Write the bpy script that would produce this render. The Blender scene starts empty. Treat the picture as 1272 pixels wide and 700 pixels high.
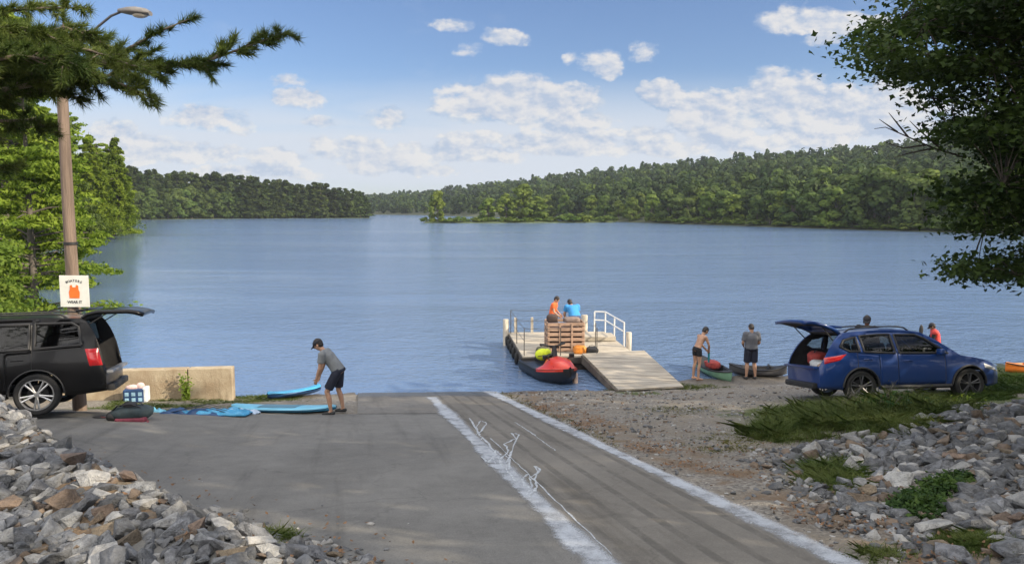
import bpy, bmesh, math, random
import numpy as np
from mathutils import Vector, Matrix, noise

random.seed(7)
RNG = np.random.default_rng(11)
SC = bpy.context.scene
COL = SC.collection
R = math.radians

# ------------------------------------------------------------------ camera, sky, sun, exposure
CAM_H, PITCH, FPX = 5.3, 5.53, 950.0
cam_d = bpy.data.cameras.new('camera')
cam_d.sensor_width = 36.0
cam_d.lens = 36.0 * FPX / 1272.0
cam_d.clip_start = 0.1
cam_d.clip_end = 6000
cam = bpy.data.objects.new('camera', cam_d)
COL.objects.link(cam)
cam.location = (0, 0, CAM_H)
cam.rotation_euler = (R(90 - PITCH), 0, 0)
SC.camera = cam

SUN_AZ, SUN_EL = 112.0, 27.0          # clockwise from +Y, degrees
sun_dir = Vector((math.sin(R(SUN_AZ)) * math.cos(R(SUN_EL)), math.cos(R(SUN_AZ)) * math.cos(R(SUN_EL)), math.sin(R(SUN_EL))))
sun_d = bpy.data.lights.new('sun', 'SUN')
sun_d.energy = 4.2
sun_d.angle = R(0.5)
sun_d.color = (1.0, 0.86, 0.66)
sun = bpy.data.objects.new('sun', sun_d)
COL.objects.link(sun)
sun.rotation_euler = (-sun_dir).to_track_quat('-Z', 'Y').to_euler()
sun.location = (60, -30, 60)

SC.view_settings.view_transform = 'Standard'
SC.view_settings.look = 'None'
SC.view_settings.gamma = 1
SC.view_settings.exposure = 0.62
SC.view_settings.use_curve_mapping = False

CP, SP_ = math.cos(R(PITCH)), math.sin(R(PITCH))


def ray(px, py):
    a = (px - 636.0) / FPX
    b = -(py - 350.0) / FPX
    return Vector((a, CP + b * SP_, -SP_ + b * CP))


def at(px, py, Y):
    d = ray(px, py)
    return Vector((0, 0, CAM_H)) + d * (Y / d.y)


# ---- sky with clouds, all of it laid out by world direction
world = bpy.data.worlds.new('World')
SC.world = world
world.use_nodes = True
WT = world.node_tree
WT.nodes.clear()


class NG:
    """tiny helper for building node graphs"""
    def __init__(self, tree):
        self.t = tree

    def n(self, kind, **kw):
        nd = self.t.nodes.new(kind)
        for k, v in kw.items():
            setattr(nd, k, v)
        return nd

    def put(self, sock, v):
        if v is None:
            return
        if isinstance(v, bpy.types.NodeSocket):
            self.t.links.new(v, sock)
        else:
            sock.default_value = v

    def m(self, op, a, b=None, c=None, clamp=False):
        nd = self.n('ShaderNodeMath', operation=op, use_clamp=clamp)
        for i, v in enumerate((a, b, c)):
            self.put(nd.inputs[i], v)
        return nd.outputs[0]

    def vm(self, op, a, b=None):
        nd = self.n('ShaderNodeVectorMath', operation=op)
        self.put(nd.inputs[0], a)
        self.put(nd.inputs[1], b)
        return nd.outputs[0]

    def noise(self, vec, scale, detail=4.0, rough=0.55, dist=0.0, color=False):
        nd = self.n('ShaderNodeTexNoise')
        self.put(nd.inputs['Vector'], vec)
        nd.inputs['Scale'].default_value = scale
        nd.inputs['Detail'].default_value = detail
        nd.inputs['Roughness'].default_value = rough
        nd.inputs['Distortion'].default_value = dist
        return nd.outputs['Color' if color else 'Fac']

    def mapr(self, v, a, b, c=0.0, d=1.0, smooth=True):
        nd = self.n('ShaderNodeMapRange', interpolation_type='SMOOTHSTEP' if smooth else 'LINEAR')
        self.put(nd.inputs[0], v)
        for i, q in enumerate((a, b, c, d)):
            self.put(nd.inputs[i + 1], q)
        return nd.outputs[0]

    def mix(self, f, a, b, blend='MIX'):
        nd = self.n('ShaderNodeMix', data_type='RGBA', blend_type=blend)
        self.put(nd.inputs[0], f)
        for i, v in ((6, a), (7, b)):
            if isinstance(v, tuple) and len(v) == 3:
                v = v + (1,)
            self.put(nd.inputs[i], v)
        return nd.outputs[2]

    def comb(self, x, y, z=0.0):
        nd = self.n('ShaderNodeCombineXYZ')
        for i, v in enumerate((x, y, z)):
            self.put(nd.inputs[i], v)
        return nd.outputs[0]

    def sep(self, v):
        nd = self.n('ShaderNodeSeparateXYZ')
        self.put(nd.inputs[0], v)
        return nd.outputs


g = NG(WT)
sky = g.n('ShaderNodeTexSky', sky_type='NISHITA')
sky.sun_disc = False
sky.sun_elevation = R(SUN_EL)
sky.sun_rotation = R(SUN_AZ)
sky.altitude = 100
sky.air_density = 1.0
sky.dust_density = 0.4
sky.ozone_density = 1.6
dirv = g.n('ShaderNodeTexCoord').outputs['Generated']
sx, sy, sz = g.sep(dirv)
yy = g.m('MAXIMUM', sy, 0.08)
U = g.m('DIVIDE', sx, yy)
V = g.m('DIVIDE', sz, yy)
uv0 = g.comb(U, V)
warp = g.noise(uv0, 22.0, 4.0, 0.6, color=True)
wx, wy, wz = g.sep(warp)
Uw = g.m('ADD', U, g.m('MULTIPLY', g.m('SUBTRACT', wx, 0.5), 0.05))
Vw = g.m('ADD', V, g.m('MULTIPLY', g.m('SUBTRACT', wy, 0.5), 0.022))
CLOUDS = [  # px, py, rx, ry, strength : cumulus seen in the picture, turned into directions
    (560, 30, 26, 9, 0.75), (628, 48, 30, 11, 0.9), (580, 60, 16, 9, .45), (748, 78, 28, 18, 0.85), (804, 66, 17, 14, 0.8), (712, 72, 12, 7, .5),
    (1018, 26, 75, 15, 1.0), (985, 24, 26, 18, .8), (1020, 48, 24, 10, 0.85), (1080, 28, 40, 10, .8), (640, 125, 105, 30, 1.15), (690, 142, 36, 24, 0.9), (580, 112, 45, 14, .8),
    (824, 118, 30, 18, 1.0), (880, 142, 52, 32, 1.1), (975, 128, 70, 38, 1.15), (1060, 142, 105, 36, 1.15), (1110, 118, 70, 22, .8), (366, 121, 38, 14, 0.85), (352, 100, 36, 9, 0.5),
    (255, 146, 60, 17, 0.9), (300, 156, 22, 14, .7), (140, 165, 30, 18, 0.95), (185, 185, 46, 18, .8), (250, 190, 60, 14, 0.7), (340, 195, 45, 13, 0.8), (480, 146, 30, 14, .8),
    (430, 180, 55, 15, .6), (460, 205, 40, 12, .7), (545, 212, 60, 8, .6), (600, 172, 60, 12, .5), (670, 182, 70, 12, .5), (800, 168, 60, 14, .55), (900, 172, 80, 20, .7),
    (1010, 168, 70, 18, .75), (520, 184, 50, 10, .5), (745, 152, 36, 12, .75), (400, 150, 24, 7, .4), (470, 196, 80, 16, .75), (580, 190, 90, 16, .7), (700, 178, 100, 18, .75), (820, 182, 80, 14, .75), (330, 215, 90, 10, .6), (1140, 150, 60, 26, .8)]
field = None
for px, py, rx, ry, s in CLOUDS:
    d = ray(px, py)
    u0, v0 = d.x / d.y, d.z / d.y
    du = g.m('MULTIPLY', g.m('SUBTRACT', Uw, u0), FPX / (rx * 1.15))
    dv = g.m('MULTIPLY', g.m('SUBTRACT', Vw, v0), FPX / (ry * 1.2))
    e = g.m('MULTIPLY', g.m('SUBTRACT', 1.0, g.m('ADD', g.m('MULTIPLY', du, du), g.m('MULTIPLY', dv, dv))), s)
    field = e if field is None else g.m('MAXIMUM', field, e)
field = g.m('MAXIMUM', field, -0.6)
cuv = g.comb(U, g.m('MULTIPLY', V, 1.7))
n1 = g.noise(cuv, 17.0, 8.0, 0.62)
n1b = g.noise(g.vm('ADD', cuv, (0.007, 0.012, 0)), 17.0, 8.0, 0.62)
dens = g.m('ADD', g.m('MULTIPLY', field, 0.95), g.m('MULTIPLY', g.m('SUBTRACT', n1, 0.53), 2.3))
a_cum = g.mapr(dens, 0.02, 0.62)
# thin layered veil low over the hills
luv = g.comb(g.m('MULTIPLY', U, 1.0), g.m('MULTIPLY', V, 7.0), 3.0)
n2 = g.noise(luv, 3.2, 6.0, 0.5, 0.5)
band = g.m('MULTIPLY', g.mapr(V, 0.0, 0.04), g.mapr(V, 0.185, 0.09))
a_veil = g.m('MULTIPLY', g.mapr(g.m('ADD', n2, g.m('MULTIPLY', band, 0.22)), 0.16, 0.66), g.m('MULTIPLY', band, 0.92))
n3 = g.noise(g.comb(U, g.m('MULTIPLY', V, 2.2), 9.0), 5.0, 7.0, 0.6)
a_wisp = g.m('MULTIPLY', g.mapr(n3, 0.55, 0.85), 0.28)
alpha = g.m('MAXIMUM', g.m('MAXIMUM', g.m('MULTIPLY', a_cum, 0.95), a_veil), a_wisp)
# unseen bright clouds, added overhead and behind the viewer to lift the shade
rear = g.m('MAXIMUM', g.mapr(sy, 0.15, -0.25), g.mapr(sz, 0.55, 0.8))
a_fill_cloud = g.m('MULTIPLY', g.mapr(g.noise(dirv, 2.4, 7.0, 0.6), 0.40, 0.58), rear)
up = g.mapr(sz, -0.01, 0.01)
alpha = g.m('MULTIPLY', g.m('MAXIMUM', g.m('MULTIPLY', alpha, g.m('SUBTRACT', 1.0, rear)), a_fill_cloud), up)
lit = g.m('ADD', 0.55, g.m('MULTIPLY', g.m('SUBTRACT', n1, n1b), 5.5), clamp=True)
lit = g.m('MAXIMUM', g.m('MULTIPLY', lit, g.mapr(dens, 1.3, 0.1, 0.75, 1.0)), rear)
ccol_c = g.mix(lit, (0.55, 0.65, 0.83), (1.0, 0.965, 0.93))
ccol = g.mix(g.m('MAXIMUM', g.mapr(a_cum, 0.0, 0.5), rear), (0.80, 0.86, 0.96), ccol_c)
bg_sky = g.n('ShaderNodeBackground')
skycol = g.mix(1.0, sky.outputs[0], (0.82, 0.93, 1.17), 'MULTIPLY')
WT.links.new(skycol, bg_sky.inputs['Color'])
bg_sky.inputs['Strength'].default_value = 0.076
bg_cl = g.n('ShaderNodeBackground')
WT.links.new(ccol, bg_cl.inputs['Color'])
g.put(bg_cl.inputs['Strength'], g.m('ADD', 0.56, g.m('MULTIPLY', rear, 1.35)))  # added fill clouds shine stronger than the clouds in view
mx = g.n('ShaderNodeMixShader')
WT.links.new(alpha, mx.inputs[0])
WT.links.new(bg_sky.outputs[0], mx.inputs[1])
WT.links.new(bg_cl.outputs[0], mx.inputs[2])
wo = g.n('ShaderNodeOutputWorld')
WT.links.new(mx.outputs[0], wo.inputs['Surface'])

# ------------------------------------------------------------------ helpers: objects
def tag(o, label=None, cat=None, group=None, kind=None):
    if label:
        o['label'] = label
    if cat:
        o['category'] = cat
    if group:
        o['group'] = group
    if kind:
        o['kind'] = kind
    return o


def thing(name, label, cat, loc=(0, 0, 0), rz=0.0, group=None):
    o = bpy.data.objects.new(name, None)
    o.empty_display_size = 0.2
    COL.objects.link(o)
    o.location = loc
    o.rotation_euler = (0, 0, rz)
    return tag(o, label, cat, group)


def link(name, me, parent=None):
    o = bpy.data.objects.new(name, me)
    COL.objects.link(o)
    if parent is not None:
        o.parent = parent
    return o


def dup(root, loc=None, rz=None, scale=None):
    c = root.copy()
    COL.objects.link(c)
    if loc is not None:
        c.location = loc
    if rz is not None:
        c.rotation_euler = (0, 0, rz)
    if scale is not None:
        c.scale = scale if hasattr(scale, '__len__') else (scale,) * 3
    for ch in list(root.children):
        k = ch.copy()
        COL.objects.link(k)
        k.parent = c
        for gg in list(ch.children):
            q = gg.copy()
            COL.objects.link(q)
            q.parent = k
    return c


def np_mesh(name, V, F, mats, smooth=False, mi=None, cols=None, uv=None):
    """V (n,3), F list of int arrays (m,k)"""
    if not isinstance(F, (list, tuple)):
        F = [F]
    F = [np.asarray(f, dtype=np.int32) for f in F if len(f)]
    me = bpy.data.meshes.new(name)
    me.vertices.add(len(V))
    me.vertices.foreach_set('co', np.asarray(V, dtype=np.float32).ravel())
    lv = np.concatenate([f.ravel() for f in F])
    tot = np.concatenate([np.full(len(f), f.shape[1], dtype=np.int32) for f in F])
    st = np.concatenate([[0], np.cumsum(tot)[:-1]]).astype(np.int32)
    me.loops.add(len(lv))
    me.loops.foreach_set('vertex_index', lv)
    me.polygons.add(len(tot))
    me.polygons.foreach_set('loop_start', st)
    me.polygons.foreach_set('loop_total', tot)
    if smooth:
        me.polygons.foreach_set('use_smooth', np.ones(len(tot), dtype=bool))
    if mi is not None:
        me.polygons.foreach_set('material_index', np.asarray(mi, dtype=np.int32))
    if uv is not None:
        l = me.uv_layers.new(name='UVMap')
        l.data.foreach_set('uv', np.asarray(uv, dtype=np.float32)[lv].ravel())
    if cols is not None:
        a = me.color_attributes.new('tint', 'FLOAT_COLOR', 'POINT')
        c4 = np.ones((len(V), 4), dtype=np.float32)
        c4[:, :3] = cols
        a.data.foreach_set('color', c4.ravel())
    me.update(calc_edges=True)
    for m_ in (mats if isinstance(mats, (list, tuple)) else [mats]):
        me.materials.append(m_)
    return me


class MB:
    """collects shapes and links them as one mesh"""
    def __init__(self):
        self.v, self.f = [], []

    def add(self, vs, fs):
        b = len(self.v)
        self.v.extend([tuple(p) for p in vs])
        self.f.extend([tuple(b + i for i in f) for f in fs])
        return self

    def box(self, c, s, rot=None, bevel=0.0, seg=2):
        bm = bmesh.new()
        bmesh.ops.create_cube(bm, size=1.0)
        for v in bm.verts:
            v.co = Vector((v.co.x * s[0], v.co.y * s[1], v.co.z * s[2]))
        if bevel > 0:
            bmesh.ops.bevel(bm, geom=bm.edges[:], offset=min(bevel, min(s) * 0.49), segments=seg, affect='EDGES', profile=0.6)
        M = Matrix.Translation(Vector(c))
        if rot is not None:
            M = M @ (rot if isinstance(rot, Matrix) else Matrix.Rotation(rot, 4, 'Z'))
        bm.transform(M)
        bm.verts.index_update()
        self.add([v.co for v in bm.verts], [[v.index for v in f.verts] for f in bm.faces])
        bm.free()
        return self

    def tube(self, pts, rad, n=8, cap=True, flat=1.0):
        pts = [Vector(p) for p in pts]
        if not hasattr(rad, '__len__'):
            rad = [rad] * len(pts)
        vs, fs = [], []
        ref = None
        for i, p in enumerate(pts):
            a = pts[max(0, i - 1)]
            b = pts[min(len(pts) - 1, i + 1)]
            t = (b - a)
            if t.length < 1e-9:
                t = Vector((0, 0, 1))
            t.normalize()
            if ref is None:
                ref = Vector((0, 0, 1)) if abs(t.z) < 0.9 else Vector((1, 0, 0))
            u = t.cross(ref)
            if u.length < 1e-6:
                u = t.cross(Vector((0, 1, 0)))
            u.normalize()
            w = u.cross(t)
            ref = w
            for k in range(n):
                an = 2 * math.pi * k / n
                vs.append(p + (u * math.cos(an) + w * math.sin(an) * flat) * rad[i])
        for i in range(len(pts) - 1):
            for k in range(n):
                k2 = (k + 1) % n
                fs.append((i * n + k2, i * n + k, (i + 1) * n + k, (i + 1) * n + k2))
        if cap:
            fs.append(tuple(range(n)))
            fs.append(tuple(reversed([(len(pts) - 1) * n + k for k in range(n)])))
        return self.add(vs, fs)

    def lathe(self, prof, n=24, M=None, closed=False):
        """prof: list of (r, h); axis = local z"""
        vs, fs = [], []
        M = M or Matrix.Identity(4)
        for r, h in prof:
            for k in range(n):
                an = 2 * math.pi * k / n
                vs.append(M @ Vector((r * math.cos(an), r * math.sin(an), h)))
        L = len(prof)
        for i in range(L if closed else L - 1):
            j = (i + 1) % L
            for k in range(n):
                k2 = (k + 1) % n
                fs.append((i * n + k, i * n + k2, j * n + k2, j * n + k))
        return self.add(vs, fs)

    def ball(self, c, r, n=12, m=8, M=None):
        if not hasattr(r, '__len__'):
            r = (r, r, r)
        vs, fs = [], []
        c = Vector(c)
        for j in range(m + 1):
            th = math.pi * j / m
            for k in range(n):
                an = 2 * math.pi * k / n
                q = Vector((r[0] * math.sin(th) * math.cos(an), r[1] * math.sin(th) * math.sin(an), r[2] * math.cos(th)))
                vs.append(c + (M @ q if M is not None else q))
        for j in range(m):
            for k in range(n):
                k2 = (k + 1) % n
                fs.append((j * n + k, (j + 1) * n + k, (j + 1) * n + k2, j * n + k2))
        return self.add(vs, fs)

    def prism(self, poly, h, M=None):
        """poly in xy, extruded 0..h along z"""
        M = M or Matrix.Identity(4)
        n = len(poly)
        vs = [M @ Vector((x, y, 0)) for x, y in poly] + [M @ Vector((x, y, h)) for x, y in poly]
        fs = [tuple(reversed(range(n))), tuple(range(n, 2 * n))]
        fs += [(i, (i + 1) % n, n + (i + 1) % n, n + i) for i in range(n)]
        return self.add(vs, fs)

    def grid(self, rows, flip=False):
        """rows: list of equal-length lists of points"""
        n = len(rows[0])
        vs = [p for r in rows for p in r]
        fs = []
        for i in range(len(rows) - 1):
            for k in range(n - 1):
                q = (i * n + k, i * n + k + 1, (i + 1) * n + k + 1, (i + 1) * n + k)
                fs.append(tuple(reversed(q)) if flip else q)
        return self.add(vs, fs)

    def mesh(self, name, mat, smooth=False, weld=0.0):
        bm = bmesh.new()
        bv = [bm.verts.new(p) for p in self.v]
        for f in self.f:
            try:
                bm.faces.new([bv[i] for i in f])
            except ValueError:
                pass
        if weld:
            bmesh.ops.remove_doubles(bm, verts=bm.verts[:], dist=weld)
        me = bpy.data.meshes.new(name)
        bm.to_mesh(me)
        bm.free()
        for m_ in (mat if isinstance(mat, (list, tuple)) else [mat]):
            me.materials.append(m_)
        if smooth:
            me.polygons.foreach_set('use_smooth', np.ones(len(me.polygons), dtype=bool))
            try:
                me.set_sharp_from_angle(angle=R(smooth if smooth is not True else 40))
            except Exception:
                pass
        return me

    def build(self, name, mat, parent=None, smooth=False, weld=0.0):
        return link(name, self.mesh(name, mat, smooth, weld), parent)


# ------------------------------------------------------------------ helpers: materials
def base_mat(name):
    m_ = bpy.data.materials.new(name)
    m_.use_nodes = True
    t = m_.node_tree
    t.nodes.clear()
    G = NG(t)
    out = G.n('ShaderNodeOutputMaterial')
    return m_, G, out


def principled(G, out, col, rough=0.6, metal=0.0, normal=None, spec=0.5, coat=0.0):
    b = G.n('ShaderNodeBsdfPrincipled')
    if isinstance(col, tuple) and len(col) == 3:
        col = col + (1,)
    G.put(b.inputs['Base Color'], col)
    G.put(b.inputs['Roughness'], rough)
    b.inputs['Metallic'].default_value = metal
    b.inputs['Specular IOR Level'].default_value = spec
    if coat:
        b.inputs['Coat Weight'].default_value = coat
        b.inputs['Coat Roughness'].default_value = 0.04
    if normal is not None:
        G.put(b.inputs['Normal'], normal)
    if out is not None:
        G.t.links.new(b.outputs[0], out.inputs['Surface'])
    return b


def bump(G, h, dist=0.01, strength=1.0):
    b = G.n('ShaderNodeBump')
    b.inputs['Strength'].default_value = strength
    b.inputs['Distance'].default_value = dist
    G.put(b.inputs['Height'], h)
    return b.outputs[0]


def sc(c, k):
    return tuple(min(1.0, x * k) for x in c)


def pmat(name, col, rough=0.6, var=0.2, scale=6.0, bmp=0.0, metal=0.0, spec=0.5, coat=0.0, col2=None, rnd=0.0, stretch=(1, 1, 1)):
    m_, G, out = base_mat(name)
    co = G.n('ShaderNodeTexCoord').outputs['Object']
    mp = G.vm('MULTIPLY', co, stretch)
    n_ = G.noise(mp, scale, 5.0, 0.6)
    f = G.mapr(n_, 0.3, 0.7)
    c = G.mix(f, sc(col, 1 - var), col2 if col2 else sc(col, 1 + var))
    if rnd:
        r_ = G.n('ShaderNodeObjectInfo').outputs['Random']
        hs = G.n('ShaderNodeHueSaturation')
        G.put(hs.inputs['Value'], G.mapr(r_, 0, 1, 1 - rnd, 1 + rnd, smooth=False))
        G.put(hs.inputs['Hue'], G.mapr(G.m('FRACT', G.m('MULTIPLY', r_, 7.3)), 0, 1, 0.5 - rnd * 0.06, 0.5 + rnd * 0.06, smooth=False))
        G.put(hs.inputs['Color'], c)
        c = hs.outputs[0]
    nm = bump(G, G.noise(mp, scale * 4, 4.0, 0.6), bmp) if bmp else None
    rg = G.m('ADD', rough - 0.08, G.m('MULTIPLY', n_, 0.16))
    principled(G, out, c, rg, metal, nm, spec, coat)
    return m_


def leaf_mat(name, cols, scale=1.2, trans=0.35, rnd=0.15, use_tint=False, gloss=0.12):
    """leaves: colour drifts between cols from clump to clump, part of the light passes through"""
    m_, G, out = base_mat(name)
    pos = G.n('ShaderNodeTexCoord').outputs['Object']
    n_ = G.noise(pos, scale, 3.0, 0.6)
    n2_ = G.noise(pos, scale * 9, 2.0, 0.5)
    f = G.mapr(G.m('ADD', G.m('MULTIPLY', n_, 0.65), G.m('MULTIPLY', n2_, 0.35)), 0.36, 0.64)
    c = G.mix(f, cols[0], cols[1])
    r_ = G.n('ShaderNodeObjectInfo').outputs['Random']
    hs = G.n('ShaderNodeHueSaturation')
    G.put(hs.inputs['Value'], G.mapr(r_, 0, 1, 1 - rnd, 1 + rnd, smooth=False))
    G.put(hs.inputs['Hue'], G.mapr(G.m('FRACT', G.m('MULTIPLY', r_, 5.7)), 0, 1, 0.485, 0.51, smooth=False))
    G.put(hs.inputs['Color'], c)
    c = hs.outputs[0]
    if use_tint:
        a = G.n('ShaderNodeVertexColor', layer_name='tint')
        c = G.mix(1.0, c, a.outputs[0], 'MULTIPLY')
    b = principled(G, None, c, 0.55, spec=gloss)
    tr = G.n('ShaderNodeBsdfTranslucent')
    G.put(tr.inputs['Color'], G.mix(0.5, c, G.mix(1.0, c, (1.0, 1.25, 0.5), 'MULTIPLY')))
    mx_ = G.n('ShaderNodeMixShader')
    mx_.inputs[0].default_value = trans
    G.t.links.new(b.outputs[0], mx_.inputs[1])
    G.t.links.new(tr.outputs[0], mx_.inputs[2])
    G.t.links.new(mx_.outputs[0], out.inputs['Surface'])
    return m_


def glass_mat(name, tint=(0.25, 0.28, 0.28), rough=0.03):
    m_, G, out = base_mat(name)
    tr = G.n('ShaderNodeBsdfTransparent')
    tr.inputs[0].default_value = tint + (1,)
    gl = G.n('ShaderNodeBsdfGlossy')
    gl.inputs['Roughness'].default_value = rough
    fr = G.n('ShaderNodeFresnel')
    fr.inputs[0].default_value = 1.5
    mx_ = G.n('ShaderNodeMixShader')
    G.t.links.new(fr.outputs[0], mx_.inputs[0])
    G.t.links.new(tr.outputs[0], mx_.inputs[1])
    G.t.links.new(gl.outputs[0], mx_.inputs[2])
    G.t.links.new(mx_.outputs[0], out.inputs['Surface'])
    return m_


# ------------------------------------------------------------------ ground
SH_X, SH_Y = [-40, -12, -8, -4, 0, 4, 8, 14, 40], [23, 21.4, 21.1, 21.6, 21.7, 22.0, 22.8, 24.2, 28]
LS_Y, LS_X = [0, 21, 30, 60, 100, 150, 172, 200, 330], [-11, -12.5, -20, -41, -59, -76, -92, -200, -300]


def sm(x, a, b):
    t = np.clip((np.asarray(x, dtype=float) - a) / (b - a), 0, 1)
    return t * t * (3 - 2 * t)


def x_left(y):            # line of the left pale strip on the ramp
    return -2.0 - 0.206 * (np.asarray(y, dtype=float) - 19.4)


def x_right(y):           # line of the right pale strip
    return -0.55 - 0.2157 * (np.asarray(y, dtype=float) - 21.6)


def x_shoreL(y):
    return np.interp(y, LS_Y, LS_X)


def bank_s(x, y):
    return (np.asarray(x) + 1.55) * -0.63 + (np.asarray(y) - 6.3) * -0.77


def zland(x, y):
    x = np.asarray(x, dtype=float)
    y = np.asarray(y, dtype=float)
    ys = np.interp(x, SH_X, SH_Y)
    bw = 1.5 * sm(x, 3.0, 6.0)
    t = ys - y + bw * 0.8
    z = np.where(t > bw, 0.15 * (t - bw) + 0.04 * bw, np.where(t > 0, 0.04 * t, np.maximum(0.13 * t, -2.6)))
    z = z + 0.06 * np.clip(5.5 - y, 0, 6)
    z = z + 0.2 * sm(-x, 4.5, 8.0) * sm(t, 3.0, 6.0)
    s = bank_s(x, y)
    tt = (x + 1.55) * -0.77 + (y - 6.3) * 0.63
    z = z + (np.clip(0.07 + 0.130 * tt, 0.0, 1.0) * sm(s, -0.1, 0.6) - 0.2 * np.clip(s - 0.7, 0, 4)) * sm(-x, 0.4, 1.7)
    z = z + 0.05 * np.clip(x - x_right(y) - 2.2, 0, 6) * sm(-y, -17, -13.5)
    z = np.maximum(z, np.where(y > 19, np.clip(0.16 * (x_shoreL(y) - x), -2.6, 2.6), -9))
    z = np.minimum(z, 5.0)
    return z


def _ip(v, xs, ys):
    if v <= xs[0]:
        return ys[0]
    for i in range(1, len(xs)):
        if v <= xs[i]:
            return ys[i - 1] + (ys[i] - ys[i - 1]) * (v - xs[i - 1]) / (xs[i] - xs[i - 1])
    return ys[-1]


def _sm(x, a, b):
    t = min(1.0, max(0.0, (x - a) / (b - a)))
    return t * t * (3 - 2 * t)


def zl(x, y):
    """scalar twin of zland"""
    bw = 1.5 * _sm(x, 3.0, 6.0)
    t = _ip(x, SH_X, SH_Y) - y + bw * 0.8
    z = 0.15 * (t - bw) + 0.04 * bw if t > bw else (0.04 * t if t > 0 else max(0.13 * t, -2.6))
    z += 0.06 * min(6.0, max(0.0, 5.5 - y))
    z += 0.2 * _sm(-x, 4.5, 8.0) * _sm(t, 3.0, 6.0)
    s_ = (x + 1.55) * -0.63 + (y - 6.3) * -0.77
    tt = (x + 1.55) * -0.77 + (y - 6.3) * 0.63
    z += (min(1.0, max(0.0, 0.07 + 0.130 * tt)) * _sm(s_, -0.1, 0.6) - 0.2 * min(4.0, max(0.0, s_ - 0.7))) * _sm(-x, 0.4, 1.7)
    z += 0.05 * min(6.0, max(0.0, x + 0.55 + 0.2157 * (y - 21.6) - 2.2)) * _sm(-y, -17, -13.5)
    if y > 19:
        z = max(z, min(2.6, max(-2.6, 0.16 * (_ip(y, LS_Y, LS_X) - x))))
    return min(z, 5.0)


def gp(px, py):
    """where the line of sight through a pixel of the photograph meets the ground"""
    d = ray(px, py)
    o = Vector((0, 0, CAM_H))
    t = 3.0
    while t < 400:
        p = o + d * t
        if p.z <= max(zl(p.x, p.y), 0.0):
            break
        t += 0.25
    lo, hi = t - 0.25, t
    for _ in range(9):
        t = (lo + hi) / 2
        p = o + d * t
        if p.z <= max(zl(p.x, p.y), 0.0):
            hi = t
        else:
            lo = t
    return p


def in_ramp(x, y):
    return (y > 1.5) & (y < 24.5) & (x < x_right(y) + 0.15) & (((y < 16.75) & (bank_s(x, y) < 0.05)) | (x > -3.45 - 0.2 * (y - 16.7)))
# ---- ground sheet
def fbm(x, y, s, seed=0.0):
    return np.array([noise.fractal(Vector((a * s, b * s, seed)), 1.0, 2.0, 4) for a, b in zip(np.ravel(x), np.ravel(y))]).reshape(np.shape(x))


def ground_grid(name, x0, x1, y0, y1, st, mat, hole=None, rough=True, drop=0.0):
    xs = np.arange(x0, x1 + st * 0.5, st)
    ys = np.arange(y0, y1 + st * 0.5, st)
    X, Y = np.meshgrid(xs, ys)
    Z = zland(X, Y) - drop
    if rough:
        off = fbm(X, Y, 0.9) * 0.035 + fbm(X, Y, 3.1, 5) * 0.018
        Z = Z + np.where(in_ramp(X, Y), -0.04, off)
    n = len(xs)
    idx = np.arange(len(xs) * len(ys)).reshape(len(ys), n)
    F = np.stack([idx[:-1, :-1], idx[:-1, 1:], idx[1:, 1:], idx[1:, :-1]], -1).reshape(-1, 4)
    if hole:
        cx = (X[:-1, :-1] + st / 2).ravel()
        cy = (Y[:-1, :-1] + st / 2).ravel()
        keep = ~((cx > hole[0]) & (cx < hole[1]) & (cy > hole[2]) & (cy < hole[3]))
        F = F[keep]
    Vv = np.stack([X.ravel(), Y.ravel(), Z.ravel()], -1)
    # what covers the ground: r = grass, g = brown soil
    gx, gy = X.ravel(), Y.ravel()
    nz = fbm(X, Y, 0.55, 2).ravel()
    nf = fbm(X, Y, 2.2, 8).ravel()
    grass = np.zeros_like(gx)
    # verge behind the left asphalt
    grass = np.maximum(grass, sm(-gx, 4.0, 5.0) * sm(gy, 16.7, 17.3) * sm(-gy, -19.3, -18.2) * 0.35)
    grass = np.maximum(grass, sm(gx, 3.0, 6.5) * sm(gy, 13.2, 14.5) * sm(-gy, -18.4, -16.4) * 0.95)
    grass = np.maximum(grass, sm(gx, 12.5, 13.6) * sm(gy, 15, 17) * 1.0)
    grass = np.maximum(grass, sm(gx, 2.5, 3.0) * sm(-gx, -4.4, -3.9) * sm(gy, 20.4, 20.8) * sm(-gy, -21.6, -21.2) * .8)
    grass = np.maximum(grass, sm(gy, 24, 28) * sm(-gx, 11, 13))
    grass = np.clip(grass + (nz * 0.9 + nf * 0.5) * (0.25 + grass * 0.5) - 0.12, 0, 1)
    soil = np.clip(sm(gx - x_right(gy), 0.0, 0.5) * sm(-(gx - x_right(gy)), -2.0, -0.8) * 0.5 + sm(bank_s(gx, gy), -0.4, 0.3) * 0.9 * sm(-gx, 0, 1) + nf * 0.5, 0, 1)
    wet = sm(-Z.ravel(), -0.10, 0.02)
    me = np_mesh(name, Vv, F, mat, smooth=True, cols=np.stack([grass, soil, wet], -1))
    return tag(link(name, me), kind='structure')


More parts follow.
